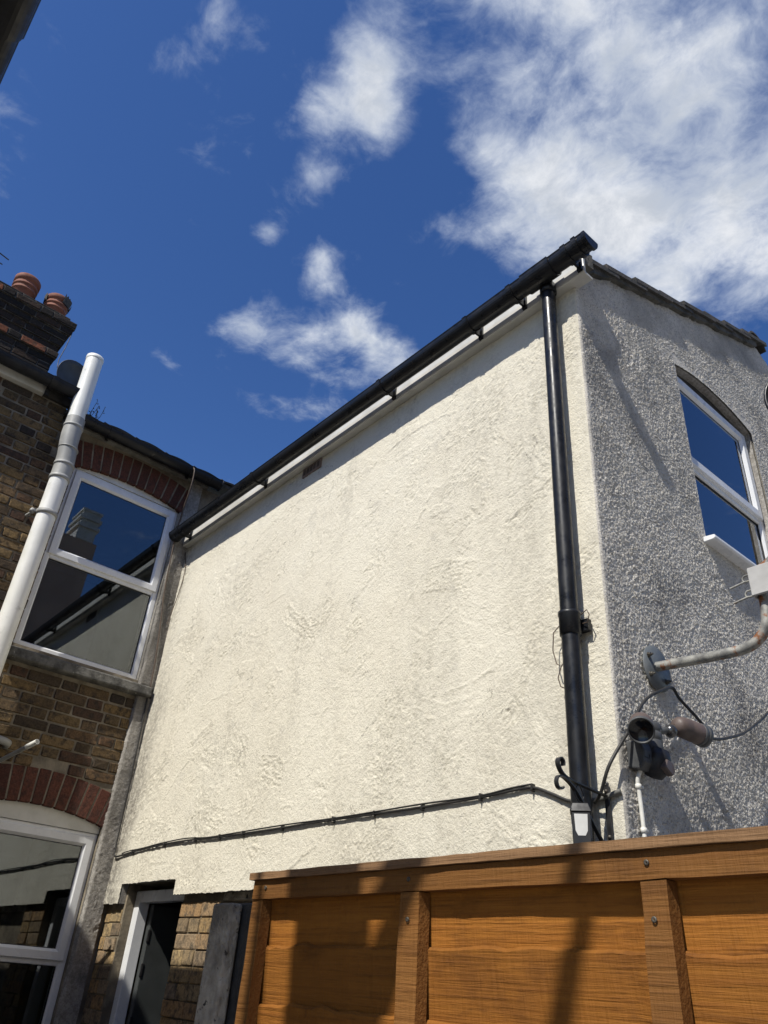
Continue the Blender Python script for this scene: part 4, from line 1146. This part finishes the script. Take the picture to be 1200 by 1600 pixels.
# the dish itself, only its left rim reaches into the picture
sd = thing('satellite_dish', 'dark glossy rim of a satellite dish at the right edge before the grey wall', 'satellite dish', (-.80, 2.5, 1.35))
sdn = Vector((.40, -.90, .02)).normalized(); sdc = Vector((-.660, 2.52, 1.975))
c = MB(); c.lathe([(.001,0),(.06,.004),(.12,.016),(.155,.030),(.160,.034),(.166,.032),(.168,.024),(.158,.014),(.12,.004),(.06,-.010),(.001,-.014)], sdc, sdn, 40); c.build('dish', M_black, sd)
c = MB(); c.tube(spline([(-.998,2.54,1.375),(-.93,2.545,1.42),(-.80,2.55,1.60),sdc-sdn*.03], 6), .016, 12); c.build('mast', M_galv, sd)
c = MB(); c.tube([sdc-Vector((0,0,.13)), sdc+sdn*.22-Vector((0,0,.16))], .010, 8); c.build('arm', M_iron, sd)
c = MB(); c.lathe([(.001,0),(.024,0),(.024,.05),(.015,.06),(.015,.09),(.001,.09)], sdc+sdn*.24-Vector((0,0,.15)), -sdn, 14); c.build('receiver', M_clamp, sd)

# ------------------------------------------------------------------ hanging bracket and lantern
hb = thing('hanging_bracket', 'black wrought iron hanging basket bracket with scrolled end by the downpipe', 'bracket', (-1.5, D-.01, .45))
bx = -1.502
c = MB(); c.box(bx-.0095, bx+.0095, D-.018, D-.012, .10, .632); c.lathe([(.0095,0),(.0095,.006),(.001,.006)], (bx, D-.012, .632), (0,-1,0), 12); c.build('back_plate', M_iron, hb, .002)
for z in (.61, .47):
    c = MB(); c.lathe([(.006,0),(.005,.004),(.001,.005)], (bx, D-.018, z), (0,-1,0), 10); c.build('screw', M_screw, hb)
def flatbar(mb, pts, w, t, xc):
    pts = [Vector((0, p[0], p[1])) for p in pts]; n = len(pts); v = []
    for i, p in enumerate(pts):
        tg = (pts[min(i+1,n-1)]-pts[max(i-1,0)]).normalized(); nm = Vector((0, -tg.z, tg.y))
        for (sx_, st) in ((-1,-1),(1,-1),(1,1),(-1,1)): v.append((xc+sx_*w/2, p.y+nm.y*st*t/2, p.z+nm.z*st*t/2))
    f = [(4*i+k, 4*i+(k+1)%4, 4*i+4+(k+1)%4, 4*i+4+k) for i in range(n-1) for k in range(4)]+[(3,2,1,0),(4*n-4,4*n-3,4*n-2,4*n-1)]
    mb.add(v, f)
top = [(p.y, p.z) for p in spline([(0,2.235,.594),(0,2.14,.600),(0,2.05,.606),(0,2.005,.618),(0,1.985,.640),(0,1.985,.658),(0,1.998,.666),(0,2.010,.658),(0,2.010,.644)], 6)]
c = MB(); flatbar(c, top, .016, .0045, bx); c.build('arm', M_iron, hb)
lowr = [(p.y, p.z) for p in spline([(0,2.235,.40),(0,2.15,.490),(0,2.075,.572),(0,2.02,.605),(0,1.985,.608),(0,1.972,.592),(0,1.976,.575),(0,1.992,.570),(0,2.003,.578)], 6)]
c = MB(); flatbar(c, lowr, .014, .0045, bx); c.build('brace', M_iron, hb)
ln = thing('lantern', 'small black solar lantern with a frosted panel hanging in front of the downpipe', 'lantern', (-1.50, 2.088, .38))
ly = 2.086
la = math.atan2(-.81, .58)
def lp(a, b, z): return (bx+a*math.cos(la)-b*math.sin(la), ly+a*math.sin(la)+b*math.cos(la), z)
c = MB(); c.tube(spline([(bx,ly,.604),(bx-.003,ly+.018,.588),(bx,ly+.022,.568),(bx,ly,.548),(bx,ly-.022,.568),(bx,ly-.016,.588),(bx,ly,.604)], 5), .0026, 8); c.build('handle', M_iron, ln)
def taper(mb, z0, z1, a, b):
    v = [lp(-a,-a,z0),lp(a,-a,z0),lp(a,a,z0),lp(-a,a,z0),lp(-b,-b,z1),lp(b,-b,z1),lp(b,b,z1),lp(-b,b,z1)]
    mb.add(v, [(0,3,2,1),(4,5,6,7),(0,1,5,4),(1,2,6,5),(2,3,7,6),(3,0,4,7)])
c = MB(); taper(c, .515, .542, .033, .024); c.build('cap', M_blackmatt, ln, .002)
c = MB(); taper(c, .385, .515, .026, .029); c.build('body', M_blackmatt, ln, .002)
for q in range(4):
    la = math.atan2(-.81, .58)+q*math.pi/2
    c = MB(); poly = []; inn = []
    for (w_, z) in ((.020,.508),(-.020,.508),(-.018,.460),(-.011,.446),(.011,.446),(.018,.460)):
        off = .0012+.026+.003*(z-.385)/.13
        poly.append(lp(off, w_, z)); inn.append(lp(off-.004, w_, z))
    n = 6; c.add(poly+inn, [tuple(range(n)), tuple(range(2*n-1, n-1, -1))]+[(i,(i+1)%n,n+(i+1)%n,n+i) for i in range(n)])
    c.build('frosted_pane', M_frost, ln)
c = MB(); taper(c, .372, .385, .030, .030); c.build('foot', M_blackmatt, ln, .002)

# ================================================================== FENCE
fn = thing('fence_panel', 'orange brown overlap timber fence panel with battens', 'fence', (-.8, 1.12, -1.6))
FX0, FX1 = -1.752, .08
FYF = 1.10
rf = random.Random(12)
def rough_bar(name, x0, x1, y0, y1, z0, z1, mat, n=30, j=.0008, axis=0):
    c = MB(); v = []
    A = np.linspace(x0, x1, n) if axis == 0 else np.linspace(z0, z1, n)
    for a in A:
        jit = [rf.uniform(-j, j) for _ in range(6)]
        if axis == 0: v += [(a,y0+jit[0],z0+jit[1]),(a,y1,z0+jit[2]),(a,y1,z1+jit[3]),(a,y0+jit[4],z1+jit[5])]
        else: v += [(x0+jit[0],y0+jit[1],a),(x1+jit[2],y0+jit[3],a),(x1,y1,a),(x0,y1,a)]
    f = [(4*i+k, 4*i+(k+1)%4, 4*i+4+(k+1)%4, 4*i+4+k) for i in range(n-1) for k in range(4)]+[(3,2,1,0),(4*n-4,4*n-3,4*n-2,4*n-1)]
    c.add(v, f)
    return c.build(name, mat, fn)
rough_bar('capping', FX0-.008, FX1, FYF-.010, FYF+.05, .2095, .225, M_capw, 46)
rough_bar('top_rail', FX0+.002, FX1, FYF-.001, FYF+.026, .169, .2085, M_rail, 46)
rough_bar('frame_post', FX0, FX0+.044, FYF+.003, FYF+.030, -1.58, .168, M_rail, 40, .0012, 2)
for (bx0, bx1) in ((-1.222, -1.168), (-.696, -.652), (-.17, -.125)):
    rough_bar('batten', bx0, bx1, FYF+.000, FYF+.028, -1.58, .1675, M_rail, 40, .0018, 2)
rough_bar('frame_post', FX1-.042, FX1, FYF+.003, FYF+.030, -1.58, .168, M_rail, 40, .0012, 2)
# overlapping boards: the top edge of each lower board laps in front of the one above
def board(ztop, zbot, seed):
    n = 70; xs = np.linspace(FX0+.006, FX1-.006, n); v = []
    tn = fft_noise(256, 1.0, 2, seed)[0]
    for i, x in enumerate(xs):
        w = .0030*tn[(i*2) % 256]
        yb = FYF+.028+.0008*tn[(i*3+50) % 256]
        v += [(x, yb+.0045, ztop+w), (x, yb, ztop+w-.005), (x, yb+.013, zbot), (x, yb+.021, zbot), (x, yb+.009, ztop+w+.0005)]
    f = [(5*i+k, 5*i+(k+1)%5, 5*i+5+(k+1)%5, 5*i+5+k) for i in range(n-1) for k in range(5)]+[(4,3,2,1,0),(5*n-5,5*n-4,5*n-3,5*n-2,5*n-1)]
    return MB().add(v, f).build('board', M_wood, fn)
tops = [.205, .078]
while tops[-1] > -1.5: tops.append(tops[-1]-(.112 if len(tops) % 3 else .106))
for k in range(len(tops)-1): board(tops[k], tops[k+1]-.020, 60+k)
board(tops[-1], -1.59, 99)
def fscrew(x, y, z):
    c = MB(); c.lathe([(.0045,0),(.0043,.0014),(.003,.0019),(.001,.0010)], (x, y, z), (0,-1,0), 12)
    c.build('screw', M_screw, fn)
for (x, z) in ((-.679,.191),(-.676,.116),(-1.196,.121),(-1.198,.19),(-1.695,.192),(-.15,.19)):
    fscrew(x, FYF-.0025, z)
cpst = thing('concrete_post', 'weathered grey concrete post at the end of the fence', 'post', (-1.84, 1.13, -1.6))
c = MB(); c.prism([(-1.905, 1.085), (-1.815, 1.085), (-1.815, 1.115), (-1.83, 1.125), (-1.905, 1.125)], 2, -1.6, .162); c.build('face', M_concrete, cpst, .006, 2)
c = MB(); c.box(-1.86, -1.756, 1.126, 1.165, -1.6, .166); c.build('slot_side', M_concrete_dark, cpst, .004)

# ================================================================== OUT OF FRAME: what shades and mirrors
own = thing('neighbouring_extension', 'house extension behind the camera whose dark gutter shows in the top left corner', 'house', (-3.4, -2.2, -1.6))
OE = -1.40
c = MB(); c.box(XB+.02, OE, -4.2, -.395, -1.6, 3.03); c.build('wall', M_ownwall, own)
c = MB(); c.prism([(-.30, 3.10), (-2.3, 3.85), (-4.3, 3.10), (-4.3, 3.04), (-.30, 3.04)], 0, XB+.02, OE+.04); c.build('roof', M_tile, own)
c = MB(); c.box(XB+.02, OE+.06, -.394, -.355, 2.99, 3.135); c.build('fascia', M_upvc_trim, own)
og = thing('gutter', 'dark gutter with a joint crossing the top left corner of the picture', 'gutter', (-3.4, -.28, 3.0))
c = MB(); half_round(c, XB+.12, OE+.15, -.281, 3.055, .060); c.build('channel', M_blackmatt, og)
union(-2.235, -1.9, -.281, 3.055, .062, og, 'union', M_blackmatt)
end_cap(OE+.15, .02, -.281, 3.055, .06, og, M_blackmatt)
# house across the gardens, seen only as a reflection in the upper window
rh = thing('rear_house', 'tan rendered house behind the camera, seen only mirrored in the upper window', 'house', (7.5, 2.0, -1.6))
c = MB(); c.box(5.0, 10.0, -3.5, 4.55, -1.6, 8.05); c.build('wall', M_tanwall, rh)
c = MB(); c.box(4.98, 5.6, 4.05, 4.45, 8.05, 8.75); c.box(4.93, 5.65, 4.0, 4.50, 8.35, 8.42); c.box(4.93, 5.65, 4.0, 4.50, 8.55, 8.62); c.box(4.95, 5.62, 4.02, 4.48, 8.75, 8.80); c.build('chimney', M_upvc_trim, rh)
c = MB(); c.prism([(4.85, 8.04), (10.15, 8.04), (7.5, 9.0)], 1, -3.6, 3.6); c.build('roof', M_tile, rh)
# unseen pollarded tree added behind the camera, shaped to throw the fence shadow
def fpt(x, z, t):      # from a point on the fence face back toward the sun
    return Vector((x+.20*t, FYF-t, z+1.2*t))
tr = thing('shadow_caster_tree', 'unseen bare tree trunk added behind the camera to shade the fence', 'tree', (-.95, -1.1, -1.6))
tpts = [(-.92,-1.08,-1.6),(-.93,-1.09,.0),(-.95,-1.10,1.6),(-.955,-1.10,2.40),(-.95,-1.10,2.62),(-.955,-1.10,2.95),(-.96,-1.11,3.15)]
tpts = [(p[0]+.03, p[1], p[2]) for p in tpts]
c = MB(); c.tube(spline(tpts, 4), .128, 14); c.build('trunk', M_bark, tr)
for pts, r0, r1 in (([(-.93,-1.10,2.42),(-.84,-1.08,2.56),(-.72,-1.06,2.72),(-.60,-1.05,2.88),(-.50,-1.04,3.02)], .075, .03),
                    ([(-.93,-1.10,1.5),(-.70,-1.05,1.95),(-.42,-1.02,2.40),(-.28,-1.0,2.72),(-.22,-1.0,2.98)], .035, .016),
                    ([(-.95,-1.10,1.7),(-1.10,-1.10,2.0),(-1.155,-1.10,2.4),(-1.165,-1.10,2.75),(-1.18,-1.12,3.1)], .022, .012),
                    ([(-.93,-1.10,2.9),(-1.02,-1.10,3.06),(-1.08,-1.12,3.2)], .02, .008)):
    P_ = spline(pts, 5); n = len(P_)
    c = MB(); c.tube(P_, [r0+(r1-r0)*i/(n-1) for i in range(n)], 10); c.build('limb', M_bark, tr)
rl = random.Random(3); c = MB()
for (bx_, by_, bz_) in ((-.50,-1.04,3.0),(-.22,-1.0,2.96),(-.96,-1.11,3.14)):
    for i in range(40):
        p = Vector((bx_+rl.gauss(0,.05), by_+rl.gauss(0,.06), bz_+abs(rl.gauss(0,.05)))); a = Vector((rl.gauss(0,1), rl.gauss(0,1), rl.gauss(0,1))).normalized(); b = a.orthogonal().normalized()
        c.add([p-a*.02, p+b*.009, p+a*.02, p-b*.009], [(0,1,2,3)])
lf = c.build('leaves', M_leaf, tr); lf['kind'] = 'stuff'

# weed in the right-hand eaves gutter
wd = thing('gutter_weed', 'small wispy weed growing from the eaves gutter beside the soil pipe', 'plant', (XGC, 1.2, 3.65))
c = MB(); rw = random.Random(8); cl = MB()
for i in range(6):
    b_ = Vector((XGC+rw.uniform(-.02,.02), 1.16+rw.uniform(-.02,.04), 3.645)); h = rw.uniform(.10,.21)
    tip = b_+Vector((rw.uniform(-.02,.05), rw.uniform(-.01,.08), h))
    pts = spline([b_, b_.lerp(tip,.5)+Vector((rw.uniform(-.01,.01), rw.uniform(-.015,.015), 0)), tip], 3)
    c.tube(pts, .0022, 5)
    for p in pts[2:]:
        for _ in range(1):
            a = Vector((rw.gauss(0,1), rw.gauss(0,1), rw.gauss(0,.6))).normalized(); b = a.orthogonal().normalized()
            q = p+a*.016; cl.add([p, q+b*.005, p+a*.020, q-b*.004], [(0,1,2,3)])
c.build('stem', M_weed, wd); w_ = cl.build('leaves', M_weed, wd); w_['kind'] = 'stuff'

# ------------------------------------------------------------------ lift the place so that the ground lies at z = 0
for o in bpy.data.objects:
    if o.parent is None and o.type in {'MESH', 'EMPTY'}:
        o.location.z += EYE
